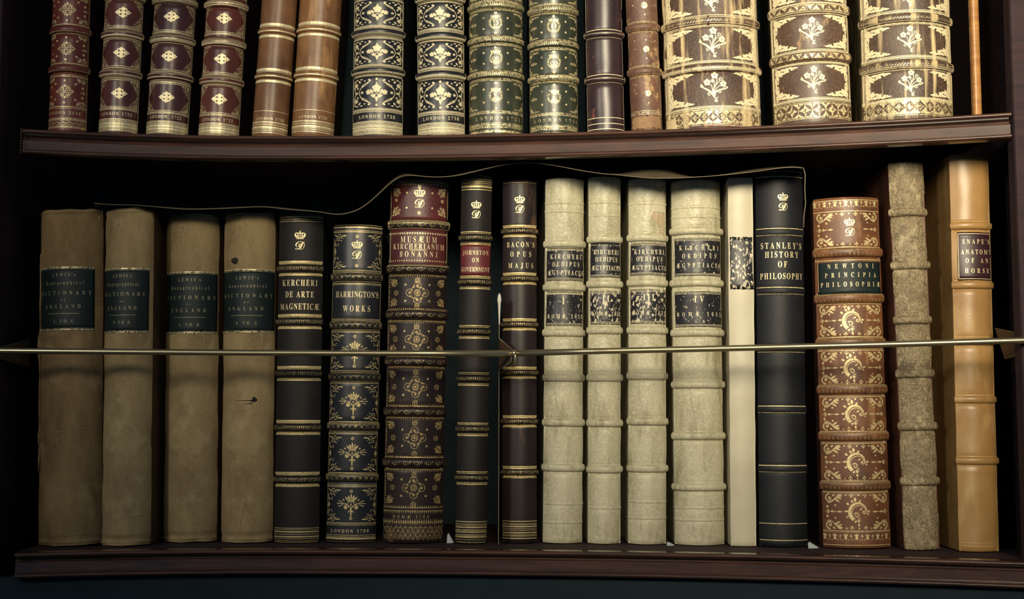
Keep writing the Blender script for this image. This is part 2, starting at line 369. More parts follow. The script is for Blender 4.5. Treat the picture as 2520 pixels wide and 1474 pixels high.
def cscroll():
    o = stroke([(24 * math.cos(a) * .86 + 1, 24 * math.sin(a) * .92 - 1) for a in [.25 + i * (3.9 / 16) for i in range(17)]], 3, 8.5)
    o += stroke([(20 * math.cos(a) * .86 + 3, 20 * math.sin(a) * .92 - 3) for a in [.1 + i * (4.0 / 16) for i in range(17)]], 1.6)
    o += spiral(15, 0, 6.5, 1.6, 1.2, -1.1, 2.6, 1.6, 12) + spiral(-3, -9, 7, 2, 2.6, -1.1, 2.6, 1.6, 12) + disc(15, 0, 1.8, 6)
    for x, y, l, a, wd in ((-20, 16, 9, 2.4, 6), (-6, 24, 12, 1.6, 7), (2, 22, 9, .9, 5), (-10, 22, 9, 2.3, 5), (-22, 2, 11, 3.3, 5), (22, 0, 9, .2, 6), (22, -3, 7, -.8, 4), (-2, -20, 9, -.9, 5), (-4, -21, 8, -2.2, 5), (1, -28, 9, -1.5, 5), (4, 4, 9, .6, 4), (-22, -10, 8, 3.8, 5)):
        o += leaf(x, y, l, a, wd)
    return o + spiral(4, -20, 4.5, 1, 1, 1, 2, 1.2, 10)
def quatre(r=4): return disc(0, r*.75, r*.42, 6) + disc(r*.8, 0, r*.42, 6) + disc(-r*.8, 0, r*.42, 6) + leaf(0, r*.3, r*1.7, -PI/2, r*.8)
def tulip_row(H, y, step=26):
    o = []; n = int(2 * H / step); 
    for i in range(n + 1):
        x = -H + 6 + i * step
        if x < H - 4: o += T(leaf(0, 6, 9, -PI/2, 8) + leaf(0, 4, 9, PI/2 + .7, 3.4) + leaf(0, 4, 9, PI/2 - .7, 3.4) + leaf(0, 4, 9, PI/2, 4), x, y) + disc(x + 7, y - 3, 1.4, 6)
        if x + step / 2 < H - 4: o += T(stroke([(0, -4), (0, 4)], 1.2) + flower(0, 7, 3.6, 3, False), x + step / 2, y) + disc(x + 19, y - 3, 1.4, 6)
    return o

# ------------------------------------------------------------------ BOOK
def split(ps, ax, cuts):
    out = []
    for p in ps:
        lo = min(v[ax] for v in p); hi = max(v[ax] for v in p); work = [p]
        for c in cuts:
            if c <= lo + 1e-7 or c >= hi - 1e-7: continue
            nw = []
            for q in work:
                A, B = [], []
                for i in range(len(q)):
                    a, b = q[i], q[(i + 1) % len(q)]
                    if a[ax] <= c: A.append(a)
                    if a[ax] >= c: B.append(a)
                    if (a[ax] < c < b[ax]) or (b[ax] < c < a[ax]):
                        t = (c - a[ax]) / (b[ax] - a[ax]); m = (a[0] + (b[0] - a[0]) * t, a[1] + (b[1] - a[1]) * t); A.append(m); B.append(m)
                if len(A) > 2: nw.append(A)
                if len(B) > 2: nw.append(B)
            work = nw
        out += work
    return out

class Book:
    def __init__(s, name, label, group, bot, top, th, mat, cover, yaw=0.0, upper=False, depth=.17, rough=0.0, headcap=.0, cat='book', set_=0, hires=0, Yb=None, flat=1.0):
        xb0, xb1, yb = bot; xt0, xt1, yt = top
        xm = (xb0 + xb1) / 2
        if upper:
            Y = shelfY(xm) + .012 + set_; P0 = at_y(xm, yb, Y); P0.z = ZU
            s.Yf = Y
            P1 = at_y((xt0 + xt1) / 2, yt, Y)
            U = (P1 - at_y(xm, yb, Y)).normalized()
        else:
            P0 = at_z(xm, yb, ZL); lo = shelfY(xm) + .004; hi = shelfY(xm) + .06
            Y = min(hi, max(lo, P0.y)); x = ray(xm, yb).x / ray(xm, yb).y * Y; P0 = Vector((x, Y, ZL)); s.Yf = Y
            P1 = at_y((xt0 + xt1) / 2, yt, Y); U = (P1 - P0).normalized()
        U.y = 0; U.normalize()
        X = Vector((math.cos(-yaw), math.sin(yaw) * 1.0, 0)); X = (X - U * X.dot(U)).normalized()
        F = U.cross(X).normalized()       # into the shelf
        P0.z += abs(U.x) * (xb1 - xb0) * Y / FPX * .5 + .0005
        s.P0, s.U = P0, U
        M = Matrix((( X.x, F.x, U.x, P0.x), (X.y, F.y, U.y, P0.y), (X.z, F.z, U.z, P0.z), (0, 0, 0, 1)))
        s.root = empty(name, M); tag(s.root, label, cat, group)
        s.k = Y / FPX * 1.0 * (1 + .004)
        s.w = (xb1 - xb0) * s.k
        s.th = math.radians(th); s.w2 = s.w / 2
        s.D = s.w2 * (1 - math.cos(s.th)) / math.sin(s.th) * flat
        s.H = s.w2 * s.th / math.sin(s.th)        # half arc length
        s.flat = flat
        s.h = (P1 - P0).length if not upper else s.z(yt)
        s.mat, s.cover, s.rough, s.depth = mat, cover, rough, depth
        s.bands = []; s.seed = random.uniform(0, 50); s.art = {}; s.chunks = {}; s.headcap = headcap
        s.Hp = s.H / s.k
    def z(s, y):
        """height on the spine front of photo row y"""
        d = ray(1260, y); r = d.z / d.y
        # (P0.z + t Uz - cz) / (P0.y + t Uy) = r
        return (r * s.P0.y - (s.P0.z - CAM.z)) / (s.U.z - r * s.U.y)
    def off(s, a, z):
        o = 0
        for zc, hw, hb in s.bands:
            d = abs(z - zc) / hw
            if d < 1: o += hb * math.sqrt(max(0, 1 - d ** 2.3))
            elif d < 1.7: o -= hb * (.40 if z < zc else .15) * (1 - abs(d - 1.3) / .4) if abs(d - 1.3) < .4 else 0
        if s.rough: o += s.rough * noise.noise(Vector((a * 45 + s.seed, 3.3, z * 38)))
        e = min(z, s.h - z)
        if e < .003: o -= (.003 - max(0, e)) * .45
        return o
    def pt(s, a, z, lift=0):
        th = max(-1.0, min(1.0, a / s.H)) * s.th
        R = s.w2 / math.sin(s.th); o = s.off(a, z) + lift
        n = (math.sin(th), -math.cos(th))
        return (R * n[0] + n[0] * o, (R * (n[1] + 1)) * s.flat + n[1] * o, z)
    def band(s, y, hw=8.5, hb=3.2):
        s.bands.append((s.z(y), hw * s.k * 1.12, hb * .00082))
    # art is collected in metres (a, z)
    def put(s, ps, y=None, x=0, layer='gilt'):
        k = s.k; z0 = s.z(y) if y is not None else 0
        s.art.setdefault(layer, []).extend([[((vx + x) * k, vy * k + z0) for vx, vy in p] for p in ps]); s.chunks.setdefault(layer, []).append(len(ps))
    def rule(s, y, th=2.0, x0=-.985, x1=.985, layer='gilt'):
        s.put(rect(x0 * s.Hp, x1 * s.Hp, -th / 2, th / 2), y, layer=layer)
    def vrule(s, f, y0, y1, th=1.4, layer='gilt'):
        k = s.k; x = f * s.H; s.chunks.setdefault(layer, []).append(1); s.art.setdefault(layer, []).append([(x - th * k / 2, s.z(y1)), (x + th * k / 2, s.z(y1)), (x + th * k / 2, s.z(y0)), (x - th * k / 2, s.z(y0))])
    def dots(s, y, step=3.2, r=1.0, layer='gilt', f=.97):
        n = int(2 * f * s.Hp / step); o = []
        for i in range(n + 1): o += rect(-f * s.Hp + i * step - r * .8, -f * s.Hp + i * step + r * .8, -r, r)
        s.put(T(o), y, layer=layer)
    def hatch(s, y, h=10, step=4.6, th=2.2, slant=0, layer='gilt', f=.97):
        n = int(2 * f * s.Hp / step); o = []
        for i in range(n + 1):
            x = -f * s.Hp + i * step; o.append([(x - th / 2 - slant, -h / 2), (x + th / 2 - slant, -h / 2), (x + th / 2 + slant, h / 2), (x - th / 2 + slant, h / 2)])
        s.put(o, y, layer=layer)
    def teeth(s, y, h=6, step=6, up=1, layer='gilt', f=.96, fat=.42):
        n = int(2 * f * s.Hp / step); o = []
        for i in range(n + 1):
            x = -f * s.Hp + i * step; o.append([(x - step * fat, 0), (x + step * fat, 0), (x, h * up)] if up > 0 else [(x + step * fat, 0), (x - step * fat, 0), (x, h * up)])
        s.put(o, y, layer=layer)
    def rules(s, y, *th_off, layer='gilt'):
        for dy, th in th_off: s.rule(y + dy, th, layer=layer)
    def corners(s, ps, y0, y1, f=.93, layer='gilt'):
        """a corner piece in all four corners of the panel between rows y0 (top) and y1 (bottom)"""
        X = f * s.Hp
        s.put(T(ps, -X, 0), y1, layer=layer); s.put(T(ps, X, 0, sx=-1), y1, layer=layer)
        s.put(T(ps, -X, 0, sy=-1), y0, layer=layer); s.put(T(ps, X, 0, sx=-1, sy=-1), y0, layer=layer)
    def patch(s, name, y0, y1, f0, f1, mat, lift=.00035, parent=None, rag=0, label=None):
        za, zb = s.z(y1), s.z(y0); nx, nz = 22, 10; V = []; F = []
        for j in range(nz + 1):
            for i in range(nx + 1):
                a = (f0 + (f1 - f0) * i / nx) * s.H; zz = za + (zb - za) * j / nz
                if rag and (i in (0, nx) or j in (0, nz)):
                    a += rag * s.k * noise.noise(Vector((j * 1.3, i * .9, s.seed))); zz += rag * s.k * noise.noise(Vector((i * .9, j * 1.7, s.seed + 4)))
                V.append(s.pt(a, zz, lift))
        for j in range(nz):
            for i in range(nx):
                q = j * (nx + 1) + i; F.append((q, q + 1, q + nx + 2, q + nx + 1))
        o = mesh(name, V, F, mat, parent or s.root, label=label)
        sm = o.modifiers.new('thickness', 'SOLIDIFY'); sm.thickness = .0003; sm.offset = -1
        return o
    def build_art(s, layer, name, mat, parent=None, lift=.00022, label=None, pieces=False):
        if layer not in s.art: return None
        if pieces:
            full = s.art[layer]; i = 0
            for c in s.chunks[layer]:
                s.art[layer] = full[i:i + c]; i += c
                if c: s.build_art(layer, name, mat, parent, lift, label)
            s.art[layer] = full; return None
        ps = s.art[layer]; H = s.H * .995
        ps = [[(max(-H, min(H, a)), max(.0004, min(s.h - .0004, z))) for a, z in p] for p in ps]
        na = 14; ps = split(ps, 0, [s.H * (-1 + 2 * i / na) for i in range(1, na)])
        zc = []
        for zb, hw, hb in s.bands: zc += [zb + hw * t for t in (-1.7, -1.3, -1, -.95, -.85, -.7, -.4, 0, .4, .7, .85, .95, 1, 1.3, 1.7)]
        ps = split(ps, 1, sorted(zc))
        V, F = [], []
        for p in ps:
            ar = sum(p[i][0] * p[(i + 1) % len(p)][1] - p[(i + 1) % len(p)][0] * p[i][1] for i in range(len(p)))
            if abs(ar) < 2e-9: continue
            if ar < 0: p = p[::-1]
            n = len(V); V += [s.pt(a, z, lift) for a, z in p]; F.append(tuple(range(n, n + len(p))))
        return mesh(name, V, F, mat, parent or s.root, label=label)
    def spine(s, extra=None, lump=None):
        zs = set(); n = max(30, int(s.h / .005))
        for i in range(n + 1): zs.add(round(s.h * i / n, 6))
        for zz in (.0008, .0016, .003, s.h - .0008, s.h - .0016, s.h - .003): zs.add(zz)
        zs = sorted(z for z in zs if not any(abs(z - zc) < hw * .98 for zc, hw, hb in s.bands))
        zs = [z for z in zs if not any(abs(z - zc) < hw * 1.75 for zc, hw, hb in s.bands)]
        for zc, hw, hb in s.bands:
            if 0 < zc < s.h: zs += [zc + hw * t for t in (-1.72, -1.5, -1.3, -1.15, -1, 1, 1.15, 1.3, 1.5, 1.72)]
        if lump: zs += [i * .0009 for i in range(1, 16)] + [s.h - i * .0009 for i in range(1, 16)]
        zs = sorted(set(round(z, 6) for z in zs))
        zs = sorted(z for z in zs if 0 <= z <= s.h); NA = 26; V = []; F = []
        for z in zs:
            for i in range(NA + 1): V.append(s.pt((-1 + 2 * i / NA) * s.H, z))
        for j in range(len(zs) - 1):
            for i in range(NA):
                q = j * (NA + 1) + i; F.append((q, q + 1, q + NA + 2, q + NA + 1))
        b = list(range(NA, -1, -1)); F.append(tuple(b)); t = (len(zs) - 1) * (NA + 1); F.append(tuple(range(t, t + NA + 1)))
        sp = mesh('spine', V, F, s.mat, s.root)
        if lump: lump(sp)
        for zc, hw, hb in s.bands:
            if not (0 < zc < s.h): continue
            V = []; F = []; T_ = (-1.15, -1, -.97, -.9, -.78, -.6, -.4, -.2, 0, .2, .4, .6, .78, .9, .97, 1, 1.15)
            for t in T_:
                for i in range(NA + 1): V.append(s.pt((-1 + 2 * i / NA) * s.H * 1.0, zc + hw * t, .00006))
            for j in range(len(T_) - 1):
                for i in range(NA): q = j * (NA + 1) + i; F.append((q, q + 1, q + NA + 2, q + NA + 1))
            mesh('raised_band', V, F, s.mat, s.root)
        return sp
    def boards(s):
        w2 = s.w2; D = s.D; jt = .0028 if s.w > .03 else .0018; ov = .003
        for sg in (-1, 1):
            V, F = [], []; x1 = sg * w2 * .992; x0 = sg * (w2 * .992 - jt)
            box(V, F, min(x0, x1), max(x0, x1), D - .0006, D + s.depth, 0, s.h - .001)
            bevel(mesh('cover_board', V, F, s.cover, s.root, smooth=False), .0007)
        V, F = [], []; box(V, F, -(w2 - jt - .0002), w2 - jt - .0002, D * .7 + .002, D + s.depth - .004, .003, s.h - .006)
        mesh('text_block', V, F, M_PAGES, s.root, smooth=False)

# ------------------------------------------------------------------ the bookcase
case = empty('bookcase', Matrix.Translation((0, 1.3, 0)))
tag(case, 'dark polished mahogany bookcase with moulded shelf edges holding two rows of antique books', 'bookcase')
def cw(pts):                                  # world -> case-local
    return [(x, y - 1.3, z) for x, y, z in pts]
XL = at_y(57, 345, shelfY(57)).x; XR = at_y(2487, 300, shelfY(2487)).x
def sweep(name, prof, x0, x1, z0, mat, parent, label=None, n=70, back=.285, wob=0):
    """profile (out, dz) swept along the curved front, closed at the back"""
    V, F = [], []; m = len(prof) + 2
    for i in range(n + 1):
        x = x0 + (x1 - x0) * i / n; y = frontY(x)
        e = .001; sl = (frontY(x + .01) - frontY(x - .01)) / .02; l = math.hypot(1, sl); nx, ny = sl / l, -1 / l
        for o, dz in prof: V.append((x + nx * o, y + ny * o, z0 + dz))
        V.append((x, y + back, z0 + prof[-1][1])); V.append((x, y + back, z0 + prof[0][1]))
    for i in range(n):
        for j in range(m):
            a = i * m + j; b = i * m + (j + 1) % m; F.append((a, b, b + m, a + m))
    F.append(tuple(reversed(range(m)))); F.append(tuple(range(n * m, n * m + m)))
    o = mesh(name, cw(V), F, mat, parent, label=label); o.data.set_sharp_from_angle(angle=math.radians(38))
    return o
def arc(cx, cz, rx, rz, a0, a1, n=6): return [(cx + rx * math.cos(a0 + (a1 - a0) * i / n), cz + rz * math.sin(a0 + (a1 - a0) * i / n)) for i in range(n + 1)]
K = Y0 / FPX                                  # metres per pixel at the shelf edge
prof = [(-.010, -.0002)] + arc(.0004, -.0026, .0036, .0024, PI / 2, -PI / 2, 10) + [(-.0040, -.0053), (-.0066, -.0062), (-.0078, -.0078), (-.0072, -.0094), (-.0052, -.0102)] + \
    [(-.0050, -.0104), (-.0056, -.0190), (-.0062, -.0193), (-.0062, -.0199), (-.0034, -.0202)] + arc(-.0016, -.0227, .0044, .0024, PI / 2, -PI / 2, 10)[1:] + [(-.007, -.0253)]
HM = .0252
def shelf(z0, x0, x1, label):
    sh = sweep('shelf', [(-.009, 0), (-.009, -.012)], x0, x1, z0 - .0002, M_WOODD, case, label)
    mo = sweep('shelf_moulding', prof, x0, x1, z0, M_WOOD, sh, back=.0088)
    return sh
shelf(ZU, XL, XR, 'upper shelf board'); shelf(ZL, at_y(35, 1360, shelfY(35)).x, XR + .03, 'lower shelf board')
sweep('shelf', [(0, 0), (0, -.02)], XL, XR + .02, ZU + .47, M_WOODD, case, 'shelf board above the top row')
# back panel, following the curve
V, F = [], []; n = 40
for i in range(n + 1):
    x = -.66 + 1.32 * i / n; y = frontY(x) + .285; V += [(x, y, .02), (x, y, 2.35), (x, y + .012, 2.35), (x, y + .012, .02)]
for i in range(n):
    for j in range(4): a = i * 4 + j; b = i * 4 + (j + 1) % 4; F.append((a, a + 4, b + 4, b))
F += [(0, 1, 2, 3), (n * 4 + 3, n * 4 + 2, n * 4 + 1, n * 4)]
mesh('back_panel', cw(V), F, M_BACK, case)
def cbox(name, x0, x1, y0, y1, z0, z1, mat, bw=.002, parent=None, label=None):
    V, F = [], []; box(V, F, x0, x1, y0, y1, z0, z1); return bevel(mesh(name, cw(V), F, mat, parent or case, smooth=False, label=label), bw)
# sides and the stiles in front of them
yl = frontY(XL); yr = frontY(XR)
cbox('side_panel', XL - .04, XL - .024, yl + .018, yl + .33, 0, 2.36, M_WOODD)
cbox('side_panel', XR + .035, XR + .055, yr + .018, yr + .33, 0, 2.36, M_WOODD)
sl = cbox('stile', XL - .11, XL - .022, yl - .006, yl + .016, 0, 2.36, M_WOODD, .003)
sr = cbox('stile', XR + .001, XR + .12, yr - .004, yr + .016, 0, 2.36, M_WOODD, .003)
# narrow lighter bead inside the right stile, only above the upper shelf
xb = at_y(2421, 200, yr + .004).x
V, F = [], []; box(V, F, xb - .0045, xb + .0035, yr + .018, yr + .028, ZU, ZU + .45)
bd = bevel(mesh('edge_bead', cw(V), F, wood('bead_wood', (.24, .10, .025), (.42, .20, .055), .5, .1), case, smooth=False, label='narrow honey-coloured strip'), .003, 3)
cbox('cornice', XL - .13, XR + .14, min(yl, yr) - .07, 1.52, 2.36, 2.42, M_WOODD, .004)
# base panel below the lower shelf
V, F = [], []
for i in range(n + 1):
    x = XL - .02 + (XR - XL + .04) * i / n; y = frontY(x) + .012; V += [(x, y, 0), (x, y, ZL - HM), (x, y + .02, ZL - HM), (x, y + .02, 0)]
for i in range(n):
    for j in range(4): a = i * 4 + j; b = i * 4 + (j + 1) % 4; F.append((a, a + 4, b + 4, b))
F += [(0, 1, 2, 3), (n * 4 + 3, n * 4 + 2, n * 4 + 1, n * 4)]
mesh('base_panel', cw(V), F, M_BASE, case)
# carved beaded return at the left end of the upper shelf
V, F = [], []
yl0 = frontY(XL)
for i in range(9):
    zc = ZU - .001 - i * .0029; r = .0015
    nb = len(V)
    for a in range(5):
        for b in range(8):
            ph = PI * a / 4; V.append((XL - .001 + .6*r * math.sin(ph) * math.cos(b * PI / 4), yl0 - .001 + r * math.sin(ph) * math.sin(b * PI / 4), zc + r * math.cos(ph)))
    for a in range(4):
        for b in range(8): F.append((nb + a * 8 + b, nb + (a + 1) * 8 + b, nb + (a + 1) * 8 + (b + 1) % 8, nb + a * 8 + (b + 1) % 8))
mesh('carved_beading', cw(V), F, M_WOOD, case)
# the room around it
def struct(name, V, F, mat): return tag(mesh(name, V, F, mat, smooth=False), kind='structure')
V, F = [], []; box(V, F, -2.5, 2.5, -2, 1.9, -.1, 0); struct('floor', V, F, M_WOODD)
V, F = [], []; box(V, F, -2.5, 2.5, 1.66, 1.76, 0, 3); struct('wall_back', V, F, M_BACK)

# ------------------------------------------------------------------ brass rods across the lower row, their lugs, the metal divider
def tube(name, pts, r, mat, parent=None, seg=12, label=None):
    V, F = [], []; pts = [Vector(p) for p in pts]
    for i, p in enumerate(pts):
        d = (pts[min(i + 1, len(pts) - 1)] - pts[max(i - 1, 0)]).normalized(); a = Vector((0, 0, 1)); 
        if abs(d.z) > .9: a = Vector((0, 1, 0))
        u = d.cross(a).normalized(); v = d.cross(u)
        for j in range(seg): V.append(p + (u * math.cos(2 * PI * j / seg) + v * math.sin(2 * PI * j / seg)) * r)
    for i in range(len(pts) - 1):
        for j in range(seg): a = i * seg + j; b = i * seg + (j + 1) % seg; F.append((a, b, b + seg, a + seg))
    F.append(tuple(reversed(range(seg)))); F.append(tuple(range((len(pts) - 1) * seg, len(pts) * seg)))
    return mesh(name, V, F, mat, parent, label=label)
RO = .014                                     # the rods run this far in front of the shelf edge
def rodp(px, py, e=0): return at_y(px, py, shelfY(min(2487, max(57, px))) - RO - e)
def rod(name, pts, label):
    a = rodp(*pts[0]); P = [rodp(x, y) for x, y in pts]
    P = [p - a for p in P]
    r = empty(name, Matrix.Translation(a)); tag(r, label, 'rod', 'brass rods across the lower shelf')
    tube('rod', P, .0030, M_BRASS, r); return r, a
r1, a1 = rod('brass_rod', [(-150, 861), (0, 863), (600, 868), (1000, 869.5), (1262, 869.5)], 'left length of brass rod, in front of the brown cloth and black books')
r2, a2 = rod('brass_rod', [(1268, 869), (1500, 863.5), (1800, 857), (2200, 847), (2520, 837.5), (2650, 834)], 'right length of brass rod, in front of the cream vellum and tan books')
jp = rodp(1265, 869) - a2
tube('joint_collar', [jp + Vector((-.0022, 0, 0)), jp + Vector((.0022, 0, 0))], .0036, M_BRASS, r2)
tube('joint_hook', [jp + Vector((.0010, -.001, .003)), jp + Vector((.0012, -.0024, -.003)), jp + Vector((.0008, -.0015, -.009)), jp + Vector((-.001, .001, -.013))], .0011, M_BRASS, r2, 8)
M_LUG = surf('tarnished_brass_plate', (.10, .055, .025), (.045, .026, .015), rough=.5, blot=90, spec=.4)
M_EDGE = plain('bright_plate_edge', (.42, .36, .26), .4, .3)
def plate(name, P, th, mat, label, cat, edge=None, group=None):
    """flat plate through the world points P (a polygon), given thickness sideways"""
    o = P[0]; P = [Vector(p) for p in P]; nrm = (P[1] - P[0]).cross(P[2] - P[0]).normalized() * th / 2; n = len(P)
    V = [p - o + nrm for p in P] + [p - o - nrm for p in P]; F = [tuple(range(n)), tuple(reversed(range(n, 2 * n)))] + [(i, i + n, (i + 1) % n + n, (i + 1) % n) for i in range(n)]
    r = empty(name, Matrix.Translation(o)); tag(r, label, cat, group)
    mesh('plate', V, F, mat, r, smooth=False)
    if edge: tube('rolled_edge', [p - o for p in edge], .00045, M_EDGE, r, 6)
    return r
# divider plate: stands between the two dark books, its lug comes forward to the rod
xd = at_y(1226, 1330, shelfY(1226) + .045)
def dp(px, py, back): return at_y(px, py, shelfY(1226) + back)
# front edge at +.040, lug tip at the rod
E = [dp(1229, 732, .040), dp(1228, 832, .040), rodp(1262, 862), rodp(1258, 890), dp(1226, 910, .040), dp(1222, 1339, .040)]
x0 = E[0].x
E = [Vector((x0 + (p.x - x0) * (1 if i in (2, 3) else .3), p.y, p.z)) for i, p in enumerate(E)]
E[5].z = ZL + .001
P = [E[0], E[1], E[2], E[3], E[4], E[5], Vector((x0 + .001, 1.27 + .19, ZL + .001)), Vector((x0 + .001, 1.27 + .19, E[0].z - .01))]
plate('book_divider', P, .0008, M_LUG, 'thin metal divider plate with pointed lug reaching to the brass rod joint', 'divider', edge=E)
pt_ = E[0]
V, F = [], []
for j, (hh, rr) in enumerate(((.0045, .0002), (.002, .0016), (-.003, .0024), (-.006, .0016), (-.014, .0012), (-.028, .0006))):
    for i in range(8): V.append((rr * math.cos(i * PI / 4), rr * .5 * math.sin(i * PI / 4), hh))
for j in range(5):
    for i in range(8): F.append((j * 8 + i, (j + 1) * 8 + i, (j + 1) * 8 + (i + 1) % 8, j * 8 + (i + 1) % 8))
pe = mesh('chipped_tip', V, F, plain('bare_metal', (.55, .52, .45), .5, .1), bpy.data.objects['book_divider']); pe.location = (0, -.001, 0)
def lug(px, pts, label):
    return plate('rod_lug', [at_y(x, y, shelfY(min(2487, max(57, x))) + b) for x, y, b in pts], .0015, M_LUG, label, 'bracket', edge=[at_y(x, y, shelfY(min(2487, max(57, x))) + b) for x, y, b in pts[:2]], group='lugs that carry the brass rods')
lug(0, [(72, 836, .06), (-40, 866, -.018), (-40, 872, -.018), (72, 905, .06)], 'dark metal lug holding the rod, left of the first brown cloth book')
lug(0, [(2450, 808, .05), (2560, 832, -.018), (2560, 862, -.018), (2474, 884, .05)], 'dark metal lug holding the rod, right of the tan calf book')

# ------------------------------------------------------------------ leather colours
def lea(name, a, d, **k): return surf(name, a, d, **k)
C_RED = lea('red_morocco', (.19, .042, .028), (.095, .02, .017), rough=.36, grain=700, wear=(.28, .10, .06), wearlo=.62, wearhi=.8)
C_MAR = lea('maroon_calf', (.125, .034, .030), (.060, .019, .019), rough=.33, grain=600, wear=(.20, .09, .06), wearlo=.64, wearhi=.8)
C_TAN = lea('tan_calf', (.26, .125, .052), (.115, .05, .026), rough=.38, grain=450, wear=(.45, .26, .12), wearlo=.58, wearhi=.74)
C_BLK = lea('black_morocco', (.018, .018, .022), (.010, .011, .014), rough=.34, grain=1300, bump=.14, wear=(.12, .09, .07), wearlo=.68, wearhi=.82)
C_GRN = lea('dark_green_morocco', (.050, .055, .034), (.022, .028, .020), rough=.30, grain=1300, bump=.14, wear=(.22, .17, .09), wearlo=.62, wearhi=.78)
C_DRK = lea('plum_calf', (.040, .020, .022), (.018, .011, .014), rough=.34, grain=900, bump=.12, wear=(.17, .06, .05), wearlo=.62, wearhi=.74, wscale=(90, 90, 60))
C_BRF = lea('scuffed_brown_calf', (.15, .075, .045), (.075, .036, .026), rough=.5, grain=420, bump=.7, crease=90, wear=(.46, .28, .13), wearlo=.56, wearhi=.68, wscale=(70, 70, 45))
C_OLD = lea('worn_brown_calf', (.085, .047, .032), (.042, .025, .020), rough=.5, grain=500, bump=.55, wear=(.62, .47, .26), wearlo=.50, wearhi=.66, wscale=(95, 95, 10), fine=(.13, .08, .055))
C_CLO = lea('brown_book_cloth', (.29, .185, .082), (.10, .060, .028), rough=.85, grain=1500, bump=.6, blot=30, spec=.15, stretch=(1, 1, .45), fine=(.36, .26, .13), crease=60, wear=(.36, .26, .13), wearlo=.55, wearhi=.75, wscale=(30, 30, 30))
C_CLO2 = lea('sand_book_cloth', (.40, .29, .14), (.17, .11, .052), rough=.85, grain=1500, bump=.6, blot=30, spec=.15, stretch=(1, 1, .45), fine=(.46, .37, .20), crease=60, wear=(.48, .38, .21), wearlo=.55, wearhi=.75, wscale=(30, 30, 30))
C_KER = lea('black_brown_morocco', (.020, .016, .014), (.012, .011, .011), rough=.5, grain=900, bump=.3, spec=.22)
C_BON = lea('dark_brown_calf', (.026, .015, .014), (.014, .010, .010), rough=.40, spec=.3, grain=500, wear=(.14, .08, .04), wearlo=.6, wearhi=.76)
C_VEL = lea('cream_vellum', (.54, .50, .35), (.34, .305, .19), rough=.42, grain=380, bump=.18, blot=16, spec=.4, stretch=(2.2, 2.2, .9), wear=(.22, .185, .105), wearlo=.54, wearhi=.76, wscale=(70, 70, 14), fine=(.62, .58, .42))
C_VEL2 = lea('pale_vellum', (.60, .55, .41), (.46, .41, .29), rough=.45, grain=380, bump=.15, blot=12, spec=.4, wear=(.40, .33, .20), wearlo=.66, wearhi=.84, wscale=(40, 40, 20))
C_STA = lea('black_goatskin', (.012, .013, .015), (.008, .009, .012), rough=.46, grain=1100, bump=.35, spec=.28)
C_NEW = lea('russet_calf', (.20, .078, .030), (.085, .034, .018), rough=.42, grain=900, bump=.2, blot=34, wear=(.36, .20, .09), wearlo=.60, wearhi=.78)
C_GRB = lea('rubbed_olive_calf', (.27, .205, .115), (.12, .09, .05), rough=.55, grain=420, bump=1.0, blot=110, fine=(.38, .31, .19), crease=420, wear=(.50, .41, .25), wearlo=.54, wearhi=.70, wscale=(80, 80, 60))
C_SNA = lea('polished_tan_calf', (.42, .245, .085), (.30, .165, .058), rough=.36, grain=420, bump=.15, blot=16, wear=(.56, .38, .17), wearlo=.56, wearhi=.8, wscale=(40, 40, 14))
B_MAR = lea('maroon_board', (.050, .018, .022), (.030, .012, .016), rough=.5)
B_TAN = lea('brown_board', (.085, .042, .022), (.045, .024, .016), rough=.5)
B_BLK = lea('black_board', (.012, .015, .018), (.009, .011, .014), rough=.6, spec=.25)
B_OLD = lea('mottled_board', (.14, .11, .055), (.05, .042, .024), rough=.55, blot=50, wear=(.5, .42, .24), wearlo=.52, wearhi=.7, wscale=(60, 60, 20))
B_CLO = lea('brown_cloth_board', (.12, .075, .038), (.07, .042, .024), rough=.8, spec=.15)
B_RUS = lea('rust_board', (.13, .045, .024), (.06, .024, .016), rough=.5)
L_GRN = lea('dark_green_label', (.010, .020, .019), (.007, .013, .014), rough=.5, grain=900, bump=.25, spec=.3)
L_RED = lea('red_label', (.17, .022, .024), (.09, .014, .018), rough=.42, grain=900, bump=.3)
L_WRED = lea('dark_red_label', (.115, .022, .022), (.055, .014, .016), rough=.4, grain=700, bump=.3)
L_CHP = lea('chipped_black_label', (.016, .015, .018), (.012, .012, .015), rough=.4, grain=500, wear=(.62, .54, .38), wearlo=.61, wearhi=.64, wscale=(380, 380, 240))
L_CHP2 = lea('badly_chipped_black_label', (.016, .015, .018), (.012, .012, .015), rough=.4, grain=500, wear=(.64, .56, .40), wearlo=.54, wearhi=.58, wscale=(400, 400, 240))
L_PUR = lea('dark_plum_label', (.040, .012, .018), (.022, .009, .014), rough=.4, grain=700, wear=(.4, .26, .12), wearlo=.66, wearhi=.72, wscale=(200, 200, 200))

# ------------------------------------------------------------------ upper row
def ext(y_list, period, up_to=-760):
    y = min(y_list) - period; out = list(y_list)
    while y > up_to: out.append(y); y -= period
    return out
def finish(b, gold=M_GOLD, lump=None, gl='gilt_tooling', layers=()):
    b.spine(lump=lump); b.boards(); b.build_art('gilt', gl, gold)
    for ly, nm, mt in layers: b.build_art(ly, nm, mt)
    return b
def foot_gilt(b, y0, y1, mat=None):
    """stacked gold rules and pearl rows between rows y0 and y1"""
    n = 4; st = (y1 - y0) / n
    for i in range(n + 1):
        y = y0 + i * st
        b.rule(y, 2.0); b.rule(y + 2.6, 1.0)
        if i < n: b.dots(y + st * .55, 3.4, 1.2)
        if i in (1, 2): b.rule(y + 4.2, 3.0)

